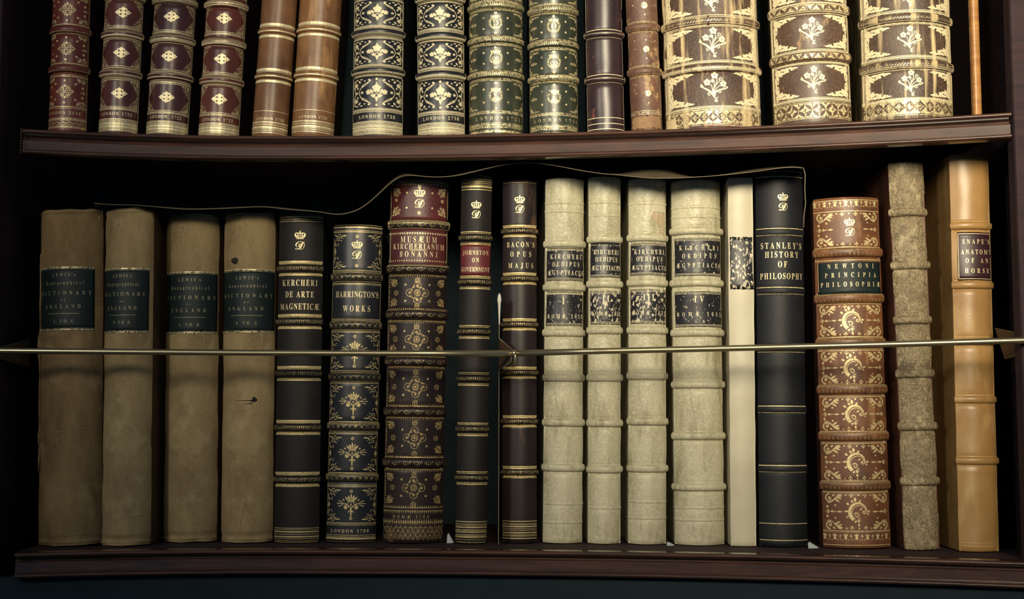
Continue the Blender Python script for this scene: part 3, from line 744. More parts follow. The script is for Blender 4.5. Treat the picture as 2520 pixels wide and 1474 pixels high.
def b1698():
    b = Book('antique_book', 'narrow red leather book lettered LONDON 1698, leftmost on the upper shelf', 'red and maroon gilt books on the upper shelf', (112, 205, 317), (130, 208, 0), 72, C_RED, B_MAR, .12, True)
    b.h = b.z(-330); bands = ext([167, 71], 95.5, -330)
    for y in bands: b.band(y, 8, 3)
    for y in ext([225, 119, 23], 96, -300):
        bot, top = (259, 190) if y == 225 else (y + 33, y - 35)
        b.put(open_lozenge(48, 36), y, -2)
        for sy in (1, -1):
            b.put(T(corner_scroll(27), b.Hp * .86, 0, sx=-1, sy=sy), bot if sy > 0 else top); b.put(T(corner_scroll(24), -b.Hp * .9, 0, sy=sy), bot if sy > 0 else top)
            b.put(disc(-3, sy * 28, 2.6), y); b.put(leaf(20, sy * 18, 8, sy * .5, 5) + leaf(-24, sy * 18, 8, PI - sy * .5, 5) + disc(42, sy * 12, 3.4) + disc(-42, sy * 12, 3), y)
        b.put(leaf(36, 0, 8, 0, 4) + leaf(43, 0, 7, .5, 3) + leaf(43, 0, 7, -.5, 3) + leaf(50, 0, 7, 0, 3), y)
        b.rule(top - 3, 2.4); b.dots(top - 7, 2.6, .9); b.rule(bot + 3, 2.4); b.dots(bot + 7, 2.6, .9)
    b.rule(167 + 6, 1.4); b.rule(71 + 6, 1.4)
    b.vrule(.90, -330, 312, 1.6); b.vrule(.95, -330, 312, 1.0)
    b.put(text('LONDON 1698', -8, 0, 7.5, 92), 277)
    b.dots(289, 2.6, .9); b.rule(292.5, 2.6); b.dots(296, 2.6, .9); b.dots(306.5, 2.6, .9); b.rule(311, 2.4); b.rule(314, 1)
    b.put(stroke([(-b.Hp * .95 + i * 3, 1.6 * math.sin(i * 1.15)) for i in range(int(b.Hp * 1.85 / 3))], 1.6), 301.5)
    return finish(b, M_GOLD)
b1698()
def b1722(x, bands, pans, ty, foot, label, dx, mat, sp=0):
    b = Book('antique_book', label, 'red and maroon gilt books on the upper shelf', x[0], x[1], 68, mat, B_MAR, .12, True)
    b.h = b.z(-330); P = pans[1] - pans[0]
    for y in ext(bands, 94, -330): b.band(y, 8.5, 3.2); b.rule(y + 5, 2.6); b.rule(y - 3.2, 1.2); b.dots(y - 6.6, 3, 1.1)
    al = sorted(ext(pans, 94, -300))
    for i, y in enumerate(al):
        bot = y + 31; top = y - 31
        b.put(lozenge(40, 28), y, dx)
        b.corners(corner_solid(22, 27), top, bot, .86, 'fil')
        b.rule(top - 2, 1.3); b.rule(bot + 2, 1.3); b.vrule(.87, top - 2, bot + 2, 1.3); b.vrule(-.87, top - 2, bot + 2, 1.3)
        b.rules(top, (-6, 2.6), (-9.2, 1)); b.dots(top - 12, 3, 1.2)
        b.rules(bot, (6, 2.2), (9, 1)); 
    b.vrule(.94, -330, 318, 1.2); b.vrule(.975, -330, 318, 1.2)
    b.put(text('LONDON' + ' ' * sp + '1722', -4, 0, 8, 84), ty)
    foot_gilt(b, foot, foot + 27)
    b.spine(); b.boards(); b.build_art('gilt', 'gilt_tooling', M_GOLDB); b.build_art('fil', 'corner_tooling', M_GOLDW)
b1722(((237, 332, 321), (251, 349, 0)), [178, 82], [229, 129, 30], 279.5, 292, 'maroon leather book with gilt lozenges, LONDON 1722, first of three alike from the left', 4, C_MAR, 1)
b1722(((354, 457, 327), (377, 475, 0)), [185, 93], [239, 138, 41], 287, 298, 'darkest maroon book of the three LONDON 1722 volumes, standing in the middle', -2, lea('dark_maroon_calf', (.080, .026, .027), (.040, .016, .018), rough=.33, grain=600), 2)
b1722(((484, 584, 330), (505, 603, 0)), [196, 102], [244, 145, 45], 294, 303, 'reddest LONDON 1722 gilt book, standing beside the plain tan leather pair', 0, lea('brick_calf', (.155, .040, .027), (.075, .022, .019), rough=.33, grain=600, wear=(.22, .09, .06), wearlo=.64, wearhi=.8), 1)
def btan(x, bands, txt, ty, foot, label, mat, yaw=.10):
    b = Book('antique_book', label, 'plain tan leather books on the upper shelf', x[0], x[1], 72, mat, B_TAN, yaw, True)
    b.h = b.z(-330)
    for y in ext(bands, 110, -330):
        b.band(y, 6.5, 2.1); b.rule(y - 14, 7); b.rule(y - 8.6, 1.2); b.rule(y + 2.5, 3); b.rule(y + 14, 7)
    b.rule(foot - 27, 1.2)
    b.put(text(txt, 0, 0, 7, 74), ty)
    b.rules(foot, (0, 2.4), (3, 1), (13, 4.5), (17, 1.4), (26, 2)); b.dots(foot + 7, 3.2, 1.3); b.dots(foot + 21, 3.2, 1.3)
    finish(b, M_GOLDB)
btan(((616, 704, 331), (642, 727, 0)), [74, 185], 'LONDON 1720', 292, 300, 'plain tan leather book lettered LONDON 1720, beside its twin 1729', C_TAN)
btan(((714, 819, 331), (740, 834, 0)), [70, 181], 'LONDON 1729', 287, 297, 'plain tan leather book lettered LONDON 1729, torn near its foot', lea('ginger_calf', (.31, .155, .062), (.15, .066, .03), rough=.38, grain=450, wear=(.52, .29, .12), wearlo=.55, wearhi=.7))
def b1738(x, bands, pans, ty, foot, label, yaw):
    b = Book('antique_book', label, 'black leather books with silvery gilt flowers', x[0], x[1], 60, C_BLK, B_BLK, yaw, True)
    b.h = b.z(-330)
    for y in ext(bands, 96, -330): b.band(y, 8, 3.2); b.rule(y + 4, 1.2); b.rule(y + 6.5, 1.0)
    al = ext(pans, 96, -300)
    for y in al:
        big = y == pans[0]; hh = 38 if big else 30
        sc = 1.0 if big else .86; kx = b.Hp / 66
        b.put(T(bouquet(1.05), sy=sc, sx=1), y)
        pz = T(paisley_side(), 42 * kx, 0, sy=sc * (1.0 if big else .98), sx=1.05 * kx); b.put(pz + T(pz, sx=-1), y)
        if big: b.put(star(0, 33, 4) + star(0, -33, 4), y)
        b.rules(y, (-hh - 2, 1.2), (-hh - 4.6, 2), (-hh - 7.4, 1), (hh + 2, 1.2), (hh + 4.6, 2), (hh + 7.4, 1)); b.dots(y - hh - 10, 3.2, 1.2); b.dots(y + hh + 10, 3.2, 1.2)
        for f in (-.95, .95): b.vrule(f, y - hh, y + hh, 1.4)
    b.vrule(.985, -330, 325, 1.4); b.vrule(-.985, -330, 325, 1.4)
    b.put(text('LONDON 1738', 0, 0, 8.5, 96), ty)
    foot_gilt(b, foot, foot + 29)
    finish(b, M_GOLDP)
b1738(((863, 988, 331), (867, 991, 0)), [172, 77], [226, 126, 30], 286, 298, 'wider black book with gilt bouquets, LONDON 1738, beside the tan pair', 0)
b1738(((1026, 1143, 331), (1024, 1140, 0)), [182, 87], [233, 132.5, 37], 290, 302, 'narrower black book with gilt bouquets, LONDON 1738, touching the green pair', 0)
def b1753(x, bands, pans, ty, label, order):
    b = Book('antique_book', label, 'dark green gilt books on the upper shelf', x[0], x[1], 66, C_GRN, B_BLK, .0, True)
    b.h = b.z(-330)
    for y in ext(bands, 88, -330): b.band(y, 7.5, 2.5); b.hatch(y, 11, 4.4, 2.4, 1.0)
    for i, y in enumerate(ext(pans, 88, -300)):
        hh = 36 if i == 0 else 30
        b.put(T(sunburst(order[i % 3]), sx=1.05, sy=1.05), y)
        for sy in (1, -1):
            b.put(disc(0, sy * (hh - 4), 3.4) + disc(31, sy * (hh * .46), 3) + disc(-31, sy * (hh * .46), 3), y)
            c = T(leaf(0, 0, 12, 1.3, 6) + leaf(6, 0, 9, .6, 4) + leaf(12, 0, 8, .5, 3) + leaf(18, 0, 8, .4, 3) + leaf(0, 12, 8, 1.4, 3) + disc(4, 7, 4.6) + leaf(24, 0, 7, .4, 2.6) + stroke([(0, 0), (30, 0)], 1.2) + stroke([(0, 0), (0, 22)], 1.2), 0, 0)
            for sx in (1, -1): b.put(T(T(c, -b.Hp * .92, -hh + 2), sx=sx, sy=sy), y)
        for sx in (1, -1): b.put(T(sprig_arrow(), -b.Hp * .92, 0) if sx > 0 else T(sprig_arrow(), b.Hp * .92, 0, sx=-1), y)
        for s_ in (-1, 1): b.rules(y, (s_ * (hh + 1.4), 1.2), (s_ * (hh + 4), 1.8), (s_ * (hh + 6.8), 1.8))
    b.dots(ty - 12, 3, 1); b.put(text('LONDON', -18, 0, 8.5, 74) + text('1753', 48, 0, 8, 40), ty); b.dots(ty + 12, 3, 1)
    b.rules(ty, (15.5, 3), (18.6, 1.2), (31, 2.4), (34, 3)); b.put(sum([leaf(-b.Hp * .94 + 7 * i, 0, 8, .5, 4.4) for i in range(int(b.Hp * 1.86 / 7))], []), ty + 24)
    b.vrule(.985, -330, 325, 1.2); b.vrule(-.985, -330, 325, 1.2)
    finish(b, M_GOLDW)
b1753(((1153, 1288, 330), (1158, 1281, 0)), [182, 96, 11], [235, 142, 56], 290, 'wider dark green leather book with gilt sunburst medallions, LONDON 1753', ('E', 'knot', 'D'))
b1753(((1304, 1425, 328), (1304, 1420, 0)), [190, 106, 21], [240, 153, 65], 295, 'narrower dark green leather book, LONDON 1753, next to the plum brown book', ('E', 'knot', 'D'))
b = Book('antique_book', 'plain plum brown leather book with thin gilt lines, right of the green pair', None, (1446, 1537, 323), (1443, 1528, 0), 58, C_DRK, B_BLK, -.05, True, rough=.0005); b.h = b.z(-330)
for y in ext([82, 193], 111, -330): b.band(y, 8, 3.2); b.rules(y, (-10, 1.8), (9, 1.4), (0, .8))
b.rules(289, (0, 1.6), (14.5, 1.8), (28, 1.8)); b.vrule(-.98, -330, 320, 1); b.vrule(.98, -330, 320, 1); finish(b, M_GOLDP)
b = Book('antique_book', 'slim scuffed brown leather book with small gilt flowers and torn foot', None, (1555, 1632, 319), (1545, 1614, 0), 62, C_BRF, B_TAN, -.07, True, rough=.0009); b.h = b.z(-330)
for y in ext([65, 174], 109, -330): b.band(y, 8, 2.8); b.rules(y, (-8, 1.2), (8, 1.2)); b.dots(y - 13, 4, 1.1); b.dots(y + 14, 4, 1.1); b.rule(y - 10.6, 1); b.rule(y + 11, 1)
for y in ext([230, 121, 13], 109, -300): b.put(flower(6, 0, 8.5, 8) + disc(6, 24, 1.8) + disc(6, -24, 1.8) + disc(-24, 2, 2) + disc(30, 0, 1.6) + disc(-24, 24, 2) + disc(30, 22, 1.5), y)
b.rules(272, (0, 1.2), (8, 1.4)); b.dots(276, 4, 1.4); finish(b, M_GOLDW, gl='gilt_tooling')
b.patch('torn_foot', 286, 316, -.9, .85, lea('bare_leather', (.40, .25, .12), (.22, .12, .06), rough=.7, bump=.8, crease=120), .0003, rag=7, label='patch of bare torn leather')
def bfolio(x, bands, pans, foot, label, yaw, mat, geo, wide, Hh, sk=1.0):
    b = Book('antique_folio', label, 'worn brown folios with gilt flower vases', x[0], x[1], 58, mat, B_OLD, yaw, True, depth=.2, rough=.0007)
    b.h = b.z(-420)
    for y in ext(bands, 113, -420):
        b.band(y, 10 if geo != 'circle' else 11, 3.2)
        if geo == 'circle': b.put(rect(-b.Hp * .93, b.Hp * .93, -8, 6), y, layer='rub'); b.put(sum([leaf(-b.Hp * .9 + 15 * i, -7 if i % 2 else 6, 20, (.78 if i % 2 else -.78), 7) for i in range(int(b.Hp * 1.7 / 15))], []), y, layer='dk')
        elif 0: b.put(sum([ring(-b.Hp + 14 + 28 * i, -7, 17, 1.6, 10, .4, PI - .4) for i in range(int(b.Hp * 2 / 28))], []) + sum([leaf(-b.Hp + 28 * i, -7, 12, PI / 2, 6) for i in range(1, int(b.Hp * 2 / 28))], []), y, layer='rub')
        else: b.hatch(y + 2, 6, 7, 2.2, 3, layer='rub', f=.9)
    for i, (y, hh) in enumerate([(p, Hh[0] if j == 0 else Hh[1]) for j, p in enumerate(ext(pans, 113, -400))]):
        b.put(T(vase(), 0, -2, sx=1.0 * sk, sy=.99 * sk), y, geo == 'circle' and 4 or 0)
        b.corners(T(corner_acanthus(wide * 1.22), sx=1.16, sy=.98), y - hh, y + hh, .90)
        for s_ in (-1, 1):
            b.rule(y + s_ * (hh + 2), 1.4); b.rule(y + s_ * (hh + 5.4), 2.8); b.rule(y + s_ * (hh + 9), 1.2)
        for f, th in ((-.915, 2), (-.95, 4), (.915, 2), (.95, 3)): b.vrule(f, y - hh - 5, y + hh + 5, th)
    a, c = foot; n = 2 * b.Hp * .9; o = []; dk = []; H2 = (c - a) / 2; o += rect(-b.Hp * .95, b.Hp * .95, -H2, H2)
    if geo == 'circle':
        st = H2 * 1.02; m = int(n / st)
        for i in range(m + 1):
            xx = -b.Hp * .9 + i * st; up = i % 2
            if up: dk += leaf(xx, H2 * .97, H2 * 1.36, -.78, 8.5) + leaf(xx, -H2 * .97, H2 * 1.36, .78, 8.5)
            else: dk += leaf(xx, .5, H2 * 1.36, .78, 8.5) + leaf(xx, -.5, H2 * 1.36, -.78, 8.5)
            dk += (leaf(xx, -4, 8, PI / 2, 3) if up else leaf(xx, H2 * .72, 6, PI / 2, 3) + leaf(xx, -H2 * .72, 6, -PI / 2, 3))
    else:
        st = H2 * 1.5; m = int(n / st)
        for i in range(m + 1):
            xx = -b.Hp * .9 + i * st
            for q in range(4): dk += leaf(xx, 0, H2 * 1.05, PI / 4 + q * PI / 2, 4.6)
            for t in (.35, .65, .95):
                dk += stroke([(xx + st / 2 - H2 * t * .7, 0), (xx + st / 2, H2 * t), (xx + st / 2 + H2 * t * .7, 0)], 1.1) + stroke([(xx + st / 2 - H2 * t * .7, 0), (xx + st / 2, -H2 * t), (xx + st / 2 + H2 * t * .7, 0)], 1.1)
    b.put(dk, (a + c) / 2, layer='dk')
    b.put(o, (a + c) / 2, layer='rub')
    for y in (a - 3, a, c, c + 3.4): b.rule(y, 1.6, layer='rub')
    b.spine(); b.boards(); b.build_art('gilt', 'gilt_tooling', M_GOLDP); b.build_art('rub', 'border_tooling', M_GOLDW, pieces=True); b.build_art('dk', 'border_pattern', mat, pieces=True, lift=.0005, label='dark leather pattern in the gilt border')
    return b
f1 = bfolio(((1641, 1882, 312), (1634, 1869, 0)), [49, 165], [216, 106, -6], (272, 302), 'thickest worn brown folio with gilt flower vases and torn lower corner', -.07, C_OLD, 'diamond', 56, (42, 40), 1.0)
f1.patch('torn_corner', 279, 314, -.97, -.72, lea('bare_hide', (.62, .50, .30), (.48, .36, .2), rough=.7), .0005, rag=6, label='pale bare patch')
f1.put([[(x, y + .9 * math.sin(x)) for x, y in q] for q in rect(-.2 * f1.Hp, .9 * f1.Hp, -.9, .9)], 309.5, layer='hb')
f1.build_art('hb', 'headband', surf('red_and_cream_thread', (.72, .60, .42), (.42, .07, .06), rough=.7, blot=330), lift=.0008, label='red and cream stitched band')
bfolio(((1907, 2100, 299), (1898, 2085, 0)), [19, 137], [198, 77, -38], (254, 287), 'reddish brown folio with gilt vases and a band of interlaced circles at its foot', -.17, lea('umber_calf', (.10, .058, .036), (.055, .032, .023), rough=.42, grain=500, bump=.4, wear=(.5, .33, .16), wearlo=.60, wearhi=.74, wscale=(60, 60, 30), fine=(.14, .085, .055)), 'circle', 50, (40, 42), .92)
bfolio(((2133, 2357, 291), (2125, 2348, 0)), [42, 157], [205, 97, -15], (245, 279), 'rightmost folio of the upper shelf, striped with cracks down its gilt spine', -.12, lea('cracked_calf', (.080, .050, .033), (.042, .027, .020), rough=.5, grain=500, bump=.5, wear=(.60, .47, .26), wearlo=.51, wearhi=.63, wscale=(120, 120, 7), fine=(.13, .085, .055)), 'diamond', 52, (33, 37), .88)

# ------------------------------------------------------------------ lower row
def crumple(b, amp=.002, seed=0):
    """push the cloth at head and foot into folds"""
    def f(sp):
        for v in sp.data.vertices:
            e = min(v.co.z, b.h - v.co.z)
            if e < .011:
                q = noise.noise(Vector((v.co.x * 70 + seed, e * 90, seed))); t = (1 - e / .011)
                v.co.y += q * amp * t * 2.2; v.co.z += noise.noise(Vector((v.co.x * 60 + seed + 9, 0, seed))) * .0028 * t * (1 if v.co.z > b.h / 2 else .25) + (0 if v.co.z > b.h/2 else 0.0002)
                v.co.y += math.sin(min(1, e / .011) * PI) * .0018 + max(0, 1 - abs(e - .0035) / .0022) * -.0010
    return f
def lewis(bot, top, ly, tx, let, lx, f, label, mat, yaw, seed):
    b = Book('antique_book', label, 'brown cloth dictionary volumes', bot, top, 60, mat, B_CLO, yaw, depth=.2, rough=.0008)
    b.spine(lump=crumple(b, .002, seed)); b.boards()
    lab = b.patch('title_label', ly[0], ly[1], f[0], f[1], L_GRN, .0004, rag=.6)
    fc = (f[0] + f[1]) / 2 * b.Hp + lx; W = (f[1] - f[0]) * b.Hp
    for s_, y, cap, wd, st in (("LEWIS's", tx[0], 7.6, .38 * W, 'b'), ('Topographical', tx[1], 8.6, .66 * W, 'f'), ('DICTIONARY', tx[2], 9.5, .90 * W, 'b'), ('OF', tx[3], 4.6, .075 * W, 'b'), ('ENGLAND.', tx[4], 9, .66 * W, 'b'), (let, tx[6], 7.5, .34 * W, 'b')):
        b.put(text(s_, fc, 0, cap, wd, st, sx=.8), y, layer='let')
    b.put(rect(fc - .27 * W, fc + .27 * W, -.6, .6), tx[5], layer='let')
    b.build_art('let', 'title_lettering', M_GOLDL, lab, lift=.00062)
    for y, th in ((ly[0] + 1.5, 3), (ly[0] + 5, .9), (ly[1] - 2.2, 3), (ly[1] - 5.6, .9)): b.put(rect(f[0] * b.Hp + 1, f[1] * b.Hp - 1, -th / 2, th / 2), y, layer='fr')
    b.build_art('fr', 'label_border', M_GOLDW, lab, lift=.0007, pieces=True)
    return b
M_GOLDL = goldmat('dim_gold_lettering', (.40, .34, .20), (.22, .18, .09), rough=.5, metal=.3, lo=.36, hi=.46, sc=500)
lw1 = lewis((82, 236, 1347), (87, 244, 512), (656, 813), (675.5, 695.5, 720, 737.5, 753.5, 771, 790), 'A TO C', 0, (-.90, .72), 'dark brown cloth volume labelled A to C, far left with frayed joint', C_CLO, .05, 1)
lw2 = lewis((243, 361, 1346), (251, 373, 512), (659, 819), (678.5, 699, 723, 742, 757.5, 775, 793), 'D TO K', -4, (-.97, .80), 'narrowest cloth volume with chipped green label D to K', C_CLO2, .05, 2)
lewis((395, 525, 1337), (404, 532, 526), (668, 821), (688, 708, 732, 749.5, 763.6, 780.6, 799), 'L TO R', 0, (-.96, .93), 'sand coloured cloth volume labelled L to R, its head in shadow', C_CLO2, .02, 3)
lw4 = lewis((538, 664, 1338), (545, 674, 523), (662, 819), (683.6, 703, 727, 744, 759, 776, 795), 'S TO Z', 0, (-.985, .97), 'cloth volume labelled S to Z with a hole and a torn flap in its spine', C_CLO2, .02, 4)
def crease(b, y, pts, w0=1.6, w1=.6, n=10):
    b.art.pop('cr', None); b.put(stroke(bez(pts, n), w0, w1), y, layer='cr'); b.build_art('cr', 'cloth_crease', M_CRE, lift=.0007)
M_CRE = surf('raised_cloth_fold', (.46, .34, .18), (.26, .17, .08), rough=.85, grain=1200, bump=.5, spec=.15)
crease(lw1, 1060, [(-20, -2), (10, -4), (30, 6), (62, 4)]); crease(lw1, 1046, [(36, 0), (44, 3), (50, 0)], 2)
crease(lw2, 1055, [(0, 3), (6, 4), (14, 3)], 1.6, 1.2); crease(lw2, 1060, [(14, 8), (18, 2), (22, -6)], 1.2, .6)
crease(lw2, 1274, [(-40, -7), (0, -2), (20, 0), (52, 6)], .8, 1.2)
crease(lw4, 1265, [(-12, -34), (-8, 0), (-2, 10), (2, 30)], 1.4, .6); crease(lw4, 1010, [(-20, 0), (0, -2), (14, 4)], 1, .5)
# frayed joint of the first, hole and torn flap of the last
V, F = [], []
zz = [lw1.z(620 + 30 * i) for i in range(19)]
for i, z_ in enumerate(zz):
    wv = .0012 + .0012 * noise.noise(Vector((i * .9, 2, 1))) ; wv = max(.0004, wv) * (2.4 if 6 < i < 9 else 1)
    x = -lw1.w2 + .001
    V += [(x - wv, lw1.D - .001 - .001 * math.sin(i * 1.7), z_), (x, lw1.D - .0034 - wv, z_), (x + wv, lw1.D - .0022, z_)]
for i in range(len(zz) - 1):
    for j in range(2): F.append((i * 3 + j, i * 3 + j + 1, i * 3 + j + 4, i * 3 + j + 3))
fr = mesh('frayed_joint', V, F, C_CLO, lw1.root, label='torn strip of cloth hanging along the joint'); fr.modifiers.new('s', 'SOLIDIFY').thickness = .0004
M_HOLE = surf('exposed_backing', (.030, .024, .018), (.012, .010, .009), rough=.9, blot=200)
def blob(b, name, y, xpx, rx, ry, mat, lift, n=14, seed=1, label=None):
    V = [b.pt(xpx * b.k, b.z(y), lift)]; 
    for i in range(n):
        a = 2 * PI * i / n; q = 1 + .45 * noise.noise(Vector((math.cos(a) * 1.3, math.sin(a) * 1.3, seed)))
        V.append(b.pt((xpx + rx * q * math.cos(a)) * b.k, b.z(y) + ry * q * math.sin(a) * b.k, lift))
    o = mesh(name, V, [(0, i + 1, (i + 1) % n + 1) for i in range(n)], mat, b.root, label=label)
    sm = o.modifiers.new('s', 'SOLIDIFY'); sm.thickness = .0002; sm.offset = -1; return o
blob(lw4, 'worn_hole', 640, -33, 11, 8, M_HOLE, .0004, seed=3, label='dark ragged hole in the cloth')
blob(lw4, 'torn_hole', 983, 18, 9, 6, M_HOLE, .0004, seed=5)
def flapm(b, y, x0, x1, h, seed):
    V, F = [], []; n = 10
    for i in range(n + 1):
        t = i / n; x = x0 + (x1 - x0) * t; hh = h * (.25 + .75 * math.sin(t * PI * .5)) 
        for j, (dz, l) in enumerate(((-.5, .0004), (-.3, .0022), (.05, .0030), (.35, .0022), (.5, .0005))):
            V.append(b.pt((x + seed * j) * b.k, b.z(y) + dz * hh * b.k + .001 * t, l * (.4 + .6 * t)))
    for i in range(n):
        for j in range(4): q = i * 5 + j; F.append((q, q + 5, q + 6, q + 1))
    o = mesh('torn_flap', V, F, C_CLO2, b.root, label='curled tongue of torn cloth'); o.modifiers.new('s', 'SOLIDIFY').thickness = .0004
flapm(lw4, 984, -22, 14, 10, 1.2); flapm(lw4, 994, -6, 12, 4, .6)

def crestput(b, y, x=0, sc=1.0): b.put(T(crest(), sx=sc, sy=sc), y, x, layer='crest')
def bandset(b, c, hw=5.5, gap=15.5, th=8, h=9):
    b.band(c, hw + 2, 3); b.rule(c - gap + 1, th); b.hatch(c, h, 4.3, 2.2, layer='hat'); b.rule(c + gap - 1, th - 1)
def endbook(b, gold=M_GOLD, let=None, dim=None):
    pc = len(b.chunks.get('gilt', [])) < 45
    b.spine(); b.boards(); b.build_art('gilt', 'gilt_line' if pc else 'gilt_tooling', gold, pieces=pc); b.build_art('crest', 'gilt_crest', M_GOLDC, label='gold crown above a script monogram')
    if 'hat' in b.art: b.build_art('hat', 'band_tooling', dim or M_GOLDD, pieces=True)
    if 'let' in b.art: b.build_art('let', 'title_lettering', let or M_GOLDC)
M_GOLDC = goldmat('crest_gold', (.84, .70, .42), (.6, .46, .22), lo=.27, hi=.35, sc=500)
M_GOLDM = goldmat('mellow_gold', (.70, .56, .27), (.42, .30, .12), lo=.30, hi=.42, sc=300)
# Kercheri
b = Book('antique_book', 'black leather book titled De Arte Magnetica, with broad gilt bands', None, (672, 781, 1338), (686, 793, 521), 42, C_KER, B_BLK, .02, depth=.2)
for y in (660, 791, 919, 1052, 1180): bandset(b, y)
b.rules(528, (0, 1), (5, 3), (11, 1.2), (16, 1.2)); b.rules(1300, (0, 1.4), (4, 1), (9, 3), (15, 1.2), (21, 3), (26, 1), (31, 1.2), (35, 2))
crestput(b, 594)
for s_, y, wd in (('KERCHERI', 695.5, 90), ('DE ARTE', 724, 72), ('MAGNETICÆ', 754, 101)): b.put(text(s_, 0, 0, 15, wd, sx=.62), y, layer='let')
endbook(b, M_GOLDM)
# Harrington
b = Book('antique_book', 'shorter black leather book lettered WORKS, with gilt crowned tridents', None, (801, 922, 1337), (817, 943, 550), 46, C_BLK, B_BLK, .05, depth=.19)
for y in (680.5, 799, 927, 1048.5, 1175):
    b.band(y, 8, 3)
    o = []
    for i in range(10): x = -b.Hp * .9 + i * b.Hp * .2; o += [[(x - 4, -4), (x + 4, -4), (x, 4)]] + stroke([(x - 6, 4.5), (x - 1, -2)], 1.2) + stroke([(x + 6, 4.5), (x + 1, -2)], 1.2)
    b.put(o, y, layer='hat'); b.rule(y - 6.5, 1, layer='hat'); b.rule(y + 6.5, 1, layer='hat')
b.rules(553, (0, 1.6), (6, 3.6), (14, 1.4), (17.5, 2))
pan = [(574, 662), (820, 909), (946, 1035), (1071, 1161), (1201, 1284)]
for i, (a, c) in enumerate(pan):
    b.corners(corner_filigree(38, (c - a) * .46), a + 1, c - 1, .93); m = (a + c) / 2
    rz = T(rosette(4.2), 0, 0)
    for x, y in ((0, a + 8), (0, c - 8), (-b.Hp * .88, m), (b.Hp * .88, m)): b.put(rz, y, x)
    if i: b.put(T(trident(), sx=1, sy=1.0), m)
    b.rules(c, (3, 1.6), (6, 1.2)); b.dots(c + 9, 3, .9)
    if i: b.rules(a, (-3, 1.6), (-6, 1.2)); b.dots(a - 9.5, 3, .9)
b.dots(692, 3, 1); b.rules(697, (0, 1.6), (3, 1)); b.rules(785, (0, 1.6), (3, 1)); b.dots(791, 3, 1)
b.vrule(-.96, 555, 1330, .9); b.vrule(.96, 555, 1330, .9)
crestput(b, 617)
b.put(text("HARRINGTON'S", 2, 0, 15, 112, sx=.62), 724, layer='let'); b.put(text('WORKS', 2, 0, 15, 68, sx=.62), 759, layer='let')
b.put(text('LONDON 1700', -3, 0, 8, 96), 1307, layer='let'); b.rules(1317, (0, 1.4), (4, 1.2), (9, 3.6), (17, 1.6)); b.dots(1323.5, 3, .9)
endbook(b, M_GOLDM, M_GOLDC)
# Bonanni
b = Book('antique_book', 'thick dark brown book with red top panel and red title panel, gilt knots below', None, (942, 1088, 1339), (959, 1106, 440), 48, C_BON, B_BLK, .06, depth=.2)
for y in (552, 661, 773, 889, 1013, 1138.5):
    b.band(y, 10, 4); o = []
    for i in range(6):
        x = -b.Hp * .86 + i * b.Hp * .31; o += spiral(x, 0, 5.5, 1.2, 0, 1.1, 1.8, 1, 10) + stroke(bez([(x - 7, 3), (x - 2, -8), (x + 6, -5), (x + 11, 3)], 6), 1.6, 1) + leaf(x + 8, 1, 7, .7, 3)
    b.put(o, y + 2, layer='hat')
top_pan = b.patch('red_panel', 446, 541, -.93, .95, L_WRED, .0001); tit = b.patch('title_label', 563, 651, -.93, .93, L_WRED, .0001)
for y, u in ((449, -1), (541, 1), (570, -1), (646, 1)):
    b.teeth(y + (2 if u < 0 else -2), 6, 6.4, u); b.rule(y - u * -1.5 + (0), 2.4); b.rule(y + u * 5, 1.4); b.rule(y + u * 8, 1.6)
b.teeth(440, 4, 6.4, 1)
b.vrule(-.93, 446, 651, 2); b.vrule(.95, 446, 651, 1.6)
b.corners(corner_sprig(25), 459, 531, .88)
for x, y in ((0, 459), (0, 524), (-60, 491), (61, 492)): b.put(rosette(4.6), y, x)
for x, y in ((-31, 474), (33, 474), (-31, 511), (33, 511)): b.put(disc(0, 0, 2.6), y, x)
crestput(b, 490, 1, 1.05)
for s_, y, wd, cp in (('MUSÆUM', 589, 92, 15), ('KIRCHERIANUM', 606, 134, 13.5), ('BONANNI', 625, 96, 14)): b.put(text(s_, 0, 0, cp, wd, sx=.66), y, 1, layer='let')
b.put(rect(-21, 21, -.8, .8), 615.3, 0, layer='let')
for i, (a, c) in enumerate(((676, 763), (789, 878), (902, 1000), (1027, 1126), (1155, 1250))):
    m = (a + c) / 2 + (1 if i < 4 else -2)
    b.rule(a, 1.4, layer='gd'); b.rule(c, 1.4, layer='gd'); b.teeth(a, 6.5, 5.6, -1, layer='gd', fat=.34); b.teeth(c, 6.5, 5.6, 1, layer='gd', fat=.34)
    b.put(T(knot(), sx=1.12, sy=1.12), m, layer='gd'); b.corners(corner_sprig(21), a + 9, c - 9, .88, 'gd')
    for x, y in ((0, a + 14), (0, c - 9), (-55, m), (54, m)): b.put(roundel(6), y, x, layer='gd')
    for x, y in ((-30, m - 20), (30, m - 20), (-30, m + 20), (30, m + 20)): b.put(disc(0, 0, 3), y, x, layer='gd')
    yy = a + 12
    while yy < c - 6: b.put([[(-.95 * b.Hp, -2.4), (-.95 * b.Hp + 5, 0), (-.95 * b.Hp, 2.4)]], yy, layer='gd'); yy += 6
b.rule(1257, 1.2, layer='gd'); b.teeth(1257, 8, 5.6, -1, layer='gd', fat=.34); b.teeth(1285, 8, 5.6, 1, layer='gd', fat=.34); b.rule(1285, 1.2, layer='gd'); b.teeth(1285, -8, 5.6, 1, layer='gd', fat=.34)
b.put(text('ROMÆ 1709', -6, 0, 7.5, 90), 1272, layer='gd')
for r_ in range(3):
    for i in range(13):
        x = -b.Hp * .88 + i * b.Hp * .148 + (r_ % 2) * 6; b.put(ring(x, 0, 4.2, 1.2, 8) + disc(x, 0, 1.4, 5) + leaf(x + 4, 3, 6, .8, 2.6) + leaf(x - 4, 3, 6, 2.3, 2.6), 1302 + r_ * 10.5, layer='gd')
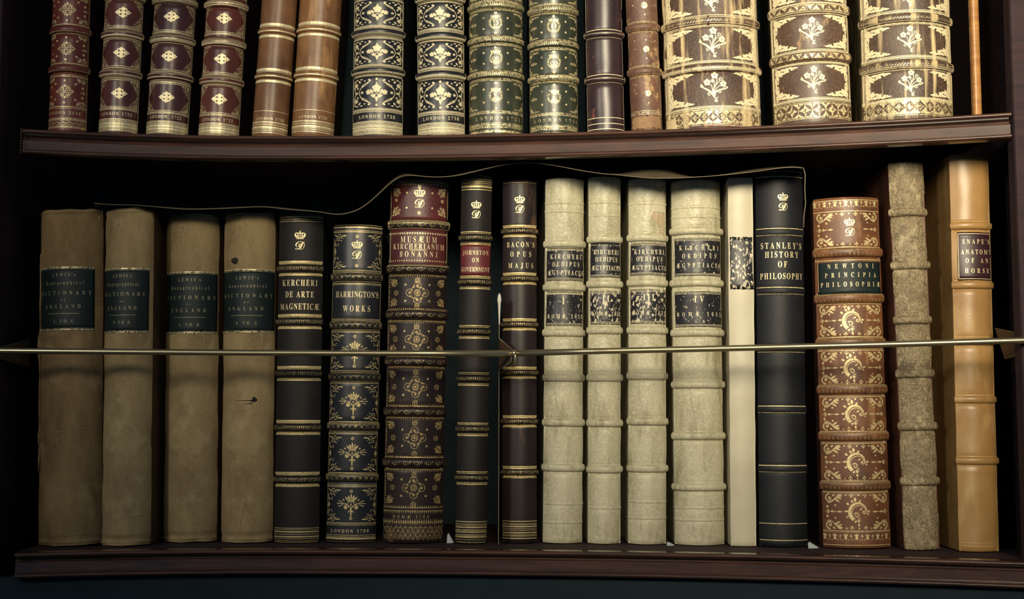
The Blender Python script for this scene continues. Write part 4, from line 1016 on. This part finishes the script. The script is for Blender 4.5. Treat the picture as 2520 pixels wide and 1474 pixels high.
b.spine(); b.boards(); b.build_art('gilt', 'gilt_tooling', M_GOLD); b.build_art('gd', 'lower_gilt_tooling', M_GOLDDD); b.build_art('crest', 'gilt_crest', M_GOLDC, label='gold crown above a script monogram') ; b.build_art('hat', 'band_tooling', M_GOLDD, pieces=True); b.build_art('let', 'title_lettering', M_GOLDC, tit, lift=.0006)
# Johnston
b = Book('antique_book', 'slim dark book with small red label reading ON GOVERNMENT', None, (1121, 1197, 1340), (1133, 1214, 429), 50, C_KER, B_BLK, .03, depth=.19)
for y in (584, 693, 815, 931, 1055, 1175):
    b.band(y, 7, 3); b.hatch(y + 1, 8, 4.2, 2.2, layer='hat'); b.rules(y, (-14, 2), (-10, 1)); b.dots(y - 12, 3, .8)
    b.rules(y, (13, 1.2), (17, 2)); b.dots(y + 15, 3, .8)
b.hatch(437, 11, 4.4, 2.4); b.rules(446, (0, 2), (4, 1), (9, 1), (13, 4), (20, 2)); b.dots(451, 3, .9)
b.rules(1284, (0, 2), (6, 1.4), (14, 2.6), (20, 1.4), (26, 2), (32, 1.2), (38, 2.4)); b.dots(1294, 3, 1); b.dots(1307, 3, 1); b.dots(1319, 3, 1); b.hatch(1332, 9, 4.2, 2.2)
lab = b.patch('title_label', 602, 677, -.95, .95, L_RED, .0001); b.rules(597, (0, 1.4), (3.4, 2.4)); b.rules(680, (0, 2.4), (4, 1.2))
crestput(b, 518, 0, .95)
for s_, y, wd, cp in (('JOHNSTON', 621.5, 66, 11), ('ON', 640, 17, 11), ('GOVERNMENT', 662.5, 74, 11)): b.put(text(s_, 0, 0, cp, wd, sx=.62), y, layer='let')
b.spine(); b.boards(); b.build_art('gilt', 'gilt_tooling', M_GOLDM); b.build_art('crest', 'gilt_crest', M_GOLDC, label='gold crown above a script monogram'); b.build_art('hat', 'band_tooling', M_GOLDD, pieces=True); b.build_art('let', 'title_lettering', M_GOLDC, lab, lift=.0006)
# Bacon
b = Book('antique_book', 'dark brown leather book titled Opus Majus, right of the divider plate', None, (1237, 1321, 1331), (1240, 1318, 441), 48, lea('dark_chestnut_calf', (.024, .015, .014), (.014, .010, .010), rough=.40, spec=.3, grain=500, wear=(.12, .06, .035), wearlo=.64, wearhi=.78), B_BLK, 0.0, depth=.19)
for y in (568, 685, 798, 917, 1037, 1162): bandset(b, y, 4.5, 12.5, 7, 8)
b.rules(1283, (0, 2), (6, 1.2), (13, 2.6), (22, 1.2), (28, 2.6), (36, 1.4), (42, 2.2)); b.dots(1292, 3, 1); b.dots(1301, 3, 1); b.dots(1316, 3, 1); b.rule(449, .6)
crestput(b, 505, 0, .95)
for s_, y, wd in (("BACON'S", 601.5, 72), ('OPUS', 625, 53), ('MAJUS', 653, 64)): b.put(text(s_, 3, 0, 13, wd, sx=.62), y, layer='let')
endbook(b, M_GOLDM)
# four vellum volumes
def vel(bot, top, bands, l1, l2, tx, num, f, label, yaw, lm, lm2, th=56, hb=3.4, extra=()):
    b = Book('vellum_book', label, 'cream vellum volumes of one set', bot, top, th, C_VEL, C_VEL, yaw, depth=.2, rough=.0009)
    for y in bands: b.band(y, 8, hb)
    for y in extra: b.band(y, 3, .5)
    b.spine(); b.boards(); la = b.patch('title_label', l1[0], l1[1], f[0], f[1], lm, .0004, rag=1); lb = b.patch('volume_label', l2[0], l2[1], f[0], f[1], lm2, .0004, rag=1.4)
    fc = (f[0] + f[1]) / 2 * b.Hp; W = (f[1] - f[0]) * b.Hp
    for s_, y, wd in (('KIRCHERI', tx[0], .80), ('OEDIPUS', tx[1], .68), ('ÆGYPTIACUS', tx[2], .93)): b.put(text(s_, fc + 1, 0, 11.5, wd * W, sx=.62, jit=.4), y, layer='l1')
    b.put(text(num, fc - (2 if len(num) > 1 else 3), 0, 16, (10, 16, 27, 0, 24)[len(num) - 1] if num != 'IV' else 24, sx=.7), tx[3], layer='l2'); b.put(text('ROMÆ 1652', fc + 1, 0, 10, .92 * W, sx=.66, jit=.4), tx[4], layer='l2')
    for (ya, yb), ly in ((l1, 'l1'), (l2, 'l2')):
        for y in (ya + 2.5, yb - 2.5, ya + 5.5, yb - 5.5): b.put(rect(f[0] * b.Hp + 2, f[1] * b.Hp - 2, -.5, .5), y, layer=ly)
    b.build_art('l1', 'title_lettering', M_VLET, la, lift=.00066); b.build_art('l2', 'volume_lettering', M_VLET, lb, lift=.00066)
    return b
M_VLET = goldmat('pale_lettering', (.80, .72, .50), (.6, .5, .3), rough=.5, metal=.1, lo=.30, hi=.38, sc=500)
vel((1338, 1434, 1336), (1345, 1438, 436), (599, 706, 818, 929, 1040, 1151), (610, 690), (718, 801), (631, 650, 671, 740.5, 778), 'I', (-.86, .93), 'cream vellum volume with black label marked I, left of its set', .03, L_CHP, L_CHP, extra=(498, 519, 1240, 1286))
vel((1449, 1529, 1335), (1450, 1530, 432), (588, 698, 812, 929, 1041, 1155), (597, 682), (716, 798), (620, 638, 659, 735, 772), 'II', (-.82, .96), 'slimmest cream vellum volume of the set, black label marked II', .02, L_CHP, L_CHP2, extra=(497, 529, 1250))
v3 = vel((1549, 1642, 1336), (1550, 1642, 438), (584, 695, 812, 925, 1037, 1153), (597, 677), (712, 796), (619, 637, 658, 731, 770), 'III', (-.86, .95), 'cream vellum volume marked III with a torn slip near its head', .01, L_CHP, L_CHP2, extra=(500, 1235, 1275))
vel((1665, 1786, 1338), (1655, 1775, 441), (567, 695, 818, 946, 1073, 1199), (585, 678), (717, 804), (609, 629, 652, 736, 773), 'IV', (-.84, .95), 'thickest cream vellum volume of the set, black label marked IV', -.03, L_CHP, L_CHP, th=58, hb=3.8, extra=(508, 532, 1280, 1250))
# torn slip on III
def ragged(b, layer, pts):
    cx = sum(p[0] for p in pts) / len(pts); cy = sum(p[1] for p in pts) / len(pts)
    for p, q in zip(pts, pts[1:] + pts[:1]): b.put([[(cx, -(cy - 500)), (p[0], -(p[1] - 500)), (q[0], -(q[1] - 500))]], 500, layer=layer)
ragged(v3, 'slip', [(45, 456), (46, 490), (46, 522), (28, 521), (5, 522), (2, 538), (9, 506), (20, 484), (31, 468)])
ragged(v3, 'scr', [(6, 525), (26, 524), (46, 525), (46, 556), (44, 579), (36, 580), (33, 562), (24, 550), (13, 541), (9, 532)])
v3.build_art('slip', 'torn_slip', C_VEL2, lift=.0007, label='pale torn slip of vellum')
v3.build_art('scr', 'scraped_patch', lea('scraped_vellum', (.56, .44, .29), (.30, .22, .13), stretch=(9, 9, .5), blot=60), lift=.0004, label='scraped patch showing streaks')
# thin vellum
b = Book('vellum_book', 'thin pale vellum book with flat spine and badly flaked black label', None, (1800, 1862, 1339), (1792, 1853, 436), 24, C_VEL2, C_VEL2, -.03, depth=.2, rough=.0008)
b.spine(); b.boards(); b.patch('title_label', 583, 712, -.86, .97, L_CHP2, .0004, rag=1.6)
# Stanley
b = Book('antique_book', 'tall black leather book titled History of Philosophy, with thin gilt lines', None, (1874, 1991, 1335), (1864, 1978, 417), 46, C_STA, B_BLK, -.02, depth=.19)
for y in (570, 715, 858, 1007.5, 1154): b.band(y, 7, 1.3); b.rules(y, (-8, 2.2), (8, 1.6))
b.rules(421, (0, 1.6), (13, 1.8)); b.rule(1289, 1.8); b.rule(1330, 1.8)
crestput(b, 499, 5, .96)
for s_, y, wd in (("STANLEY'S", 604, 107), ('HISTORY', 626, 86), ('OF', 650, 22), ('PHILOSOPHY', 679, 113)): b.put(text(s_, 2, 0, 15, wd, sx=.64), y, layer='let')
endbook(b, M_GOLD)
# Newton
b = Book('antique_book', 'russet gilt leather book with green label titled Principia Philosophiae', None, (2034, 2195, 1350), (1998, 2173, 484), 44, C_NEW, B_RUS, -.10, depth=.13, rough=.0007)
for y in (620, 733, 842, 957.5, 1073, 1195):
    b.band(y, 10, 3.6); o = []
    for i in range(17): x = -b.Hp * .92 + i * b.Hp * .115; o += disc(x, 0, 1.9, 6) + [[(x - 3.6, -2), (x + 3.6, -2), (x, -6)]]
    b.put(o, y + 3, layer='hat'); b.rules(y, (-5, 1.2), (-8, 1), layer='hat')
lab = b.patch('title_label', 637, 722, -.90, .95, L_GRN, .0001)
b.rules(639, (0, 2)); b.rules(720, (0, 1.4), (4, 1.4)); b.vrule(-.89, 639, 720, 1.4)
for i, (a, c) in enumerate(((519, 608), (747, 829), (862, 947), (976, 1062), (1091, 1184), (1212, 1307))):
    m = (a + c) / 2
    b.rule(a, 1.8); b.rule(c, 1.8)
    if i: b.dots(a - 3, 2.6, .8); b.dots(c + 3, 2.6, .8)
    b.corners(corner_scroll(46), a + 3, c - 3, .93)
    for s_ in (1, -1):
        for x in (-15, 18): b.put(T(quatre(4.4), 0, 0, sy=s_), m - s_ * (c - a) * .42, x); 
        for x in (-28, 2, 32): b.put(disc(0, 0, 2.2), m - s_ * (c - a) * .43, x)
        b.put(disc(0, 0, 3.4), m - s_ * 12, -b.Hp * .83); b.put(disc(0, 0, 2.6), m - s_ * 16, -b.Hp * .60); b.put(disc(0, 0, 2.2), m - s_ * 16, b.Hp * .55)
    q = stroke([(0, 0), (30, 0)], 1.5) + leaf(12, 0, 9, 2.5, 4) + leaf(12, 0, 9, -2.5, 4) + leaf(14, 0, 10, 0, 6) + leaf(30, 0, 14, 0, 4.5)
    b.put(T(q, -b.Hp * .90), m); b.put(T(q, b.Hp * .90, sx=-1), m)
    if i: b.put(T(cscroll(), sx=1.0, sy=.98), m)
b.put(tulip_row(b.Hp, 0), 505); b.put(tulip_row(b.Hp, 0), 1326); b.rule(1342, 2); b.rule(492, 1.6)
crestput(b, 561, 3, .98)
for s_, y, wd in (('NEWTONI', 654, 116), ('PRINCIPIA', 676, 130), ('PHILOSOPHIÆ', 699, 154)): b.put(text(s_, 4, 0, 11.5, wd, sx=.66), y, layer='let')
b.spine(); b.boards(); b.build_art('gilt', 'gilt_tooling', M_GOLDN); b.build_art('crest', 'gilt_crest', M_GOLDC, label='gold crown above a script monogram'); b.build_art('hat', 'band_tooling', M_GOLDD, pieces=True); b.build_art('let', 'title_lettering', M_GOLDC, lab, lift=.0006)
# rubbed olive book
b = Book('antique_book', 'slim rubbed olive brown leather book with rust coloured side, no title', None, (2231, 2317, 1347), (2190, 2276, 396), 46, C_GRB, B_RUS, -.05, depth=.14, rough=.0016)
for y in (521, 651.5, 786, 918.5, 1048.5, 1184): b.band(y, 9, 4)
b.spine(); b.boards()
# Snape
b = Book('antique_book', 'tall golden tan calf book titled Anatomy of an Horse, far right', None, (2366, 2463, 1359), (2347, 2430, 376), 34, C_SNA, C_SNA, -.02, depth=.15, rough=.0009)
for y in (555, 701, 840, 983, 1134): b.band(y, 8, 3); b.rules(y, (-11, 1.2), (11, 1.2))
b.rules(388, (0, 1.2), (10, 1.4)); b.rules(1336, (0, 1.2), (8, 1.2))
b.spine(); b.boards(); lab = b.patch('title_label', 571, 690, -.72, .96, L_PUR, .0004, rag=.8)
for s_, y, wd in (("SNAPE'S", 594, 70), ('ANATOMY', 619.5, 78), ('OF AN', 641, 58), ('HORSE', 666, 62)): b.put(text(s_, 10, 0, 11.5, wd, sx=.66), y, layer='let')
for y in (575, 686): b.put(rect(-.68 * b.Hp, .93 * b.Hp, -.8, .8), y, layer='let')
for x in (-.68, .92): b.put(rect(x * b.Hp - .7, x * b.Hp + .7, -111 * 1.0, 0), 575, layer='let')
b.build_art('gilt', 'pressed_line', lea('pressed_pale_rule', (.62, .42, .18), (.5, .32, .13), rough=.3), pieces=True); b.build_art('let', 'title_lettering', M_GOLDC, lab, lift=.0007)

# ------------------------------------------------------------------ leather dust flap lying over the lower row
M_FLAP = surf('thin_brown_leather', (.15, .12, .075), (.085, .065, .04), rough=.6, grain=900, bump=.6, spec=.3)
M_STI = plain('pale_stitching', (.20, .165, .10), .7)
FL = [(232, 500, 512), (262, 504, 504), (330, 504, 503), (460, 516, 516), (560, 513, 511), (650, 508, 506), (700, 515, 512), (740, 518, 516), (790, 521, 520), (830, 531, 530), (880, 520, 519), (920, 490, 488), (950, 460, 455), (985, 430, 424), (1010, 430, 426),
      (1050, 436, 436), (1100, 436, 436), (1140, 430, 424), (1190, 417, 408), (1240, 405, 402), (1300, 399, 399), (1360, 406, 407), (1420, 418, 420), (1480, 428, 430), (1520, 430, 428), (1555, 435, 418), (1590, 438, 404), (1630, 439.5, 406), (1665, 438.5, 425), (1700, 437, 438),
      (1760, 433, 433), (1820, 427, 422), (1870, 421, 411), (1920, 413, 409), (1960, 409, 410), (1978, 414, 412)]
pts0 = []; rows = 7; V, F = [], []
for px, yf, yb in FL:
    Y = shelfY(px) + .020; Yb = Y + .050
    f = at_y(px, yf, Y); dzb = at_y(px, yb, Yb)
    for j in range(rows):
        t = j / (rows - 1); p = f.lerp(dzb, t); p.z += .0005 * math.sin(t * PI) * noise.noise(Vector((px * .01, t * 2, 0))); V.append(p)
    pts0.append(f)
for i in range(len(FL) - 1):
    for j in range(rows - 1): q = i * rows + j; F.append((q, q + rows, q + rows + 1, q + 1))
o0 = V[0].copy()
fl = empty('dust_flap', Matrix.Translation(o0)); tag(fl, 'thin wavy leather dust flap lying over the tops of the lower row of books', 'dust flap')
fo = mesh('leather', [v - o0 for v in V], F, M_FLAP, fl); sb = fo.modifiers.new('sub', 'SUBSURF'); sb.levels = 2; sb.render_levels = 2
sm = fo.modifiers.new('s', 'SOLIDIFY'); sm.thickness = .0004; sm.offset = 1
def resample(P, step):
    out = [P[0]]; acc = 0
    for a, b in zip(P, P[1:]):
        n = max(1, int((b - a).length / step)); out += [a.lerp(b, (i + 1) / n) for i in range(n)]
    return out
R = resample(pts0, .004)
for it in range(6): R = [R[0]] + [(R[i - 1] + R[i] * 2 + R[i + 1]) / 4 for i in range(1, len(R) - 1)] + [R[-1]]
tube('cut_edge', [p - o0 + Vector((0, -.0002, 0)) for p in R], .0003, M_STI, fl, 6)
# hanging right end beside the black book
Pn = [at_y(x, y, shelfY(1980) + .026) for x, y in ((1978, 414), (1982, 430), (1981, 465), (1983, 500), (1979, 530), (1978, 560))]
hg = []
for p in Pn: hg += [p - o0, p - o0 + Vector((.0002, .002, 0))]
ho = mesh('hanging_end', hg, [(2 * i, 2 * i + 2, 2 * i + 3, 2 * i + 1) for i in range(5)], M_FLAP, fl); ho.modifiers.new('s', 'SOLIDIFY').thickness = .0006
tube('cut_edge', [p - o0 for p in resample(Pn, .006)], .0003, M_STI, fl, 6)
# ------------------------------------------------------------------ paper scraps on the lower shelf
M_PAP = plain('white_paper', (.42, .46, .46), .8)
def scrap(px, w_, h_, label, dy=.055):
    p = at_y(px, 1330, shelfY(px) + dy); p.z = ZL + .0005; V = [(-w_, 0, 0), (w_ * .7, .002, 0), (w_, .004, .0006), (-w_ * .6, .006, h_), (-w_ * .9, .004, h_ * .8)]
    o = mesh('paper_scrap', V, [(0, 1, 2, 3, 4)], M_PAP, smooth=False); o.location = p; o.modifiers.new('s', 'SOLIDIFY').thickness = .0003
    tag(o, label, 'paper', 'white paper scraps on the lower shelf')
scrap(2003, .0055, .006, 'white paper scrap at the foot of the tall black book')
scrap(1651, .004, .0035, 'tiny white paper scrap between the vellum volumes III and IV')
scrap(1108, .0035, .010, 'small grey paper corner beside the foot of the red panelled book')
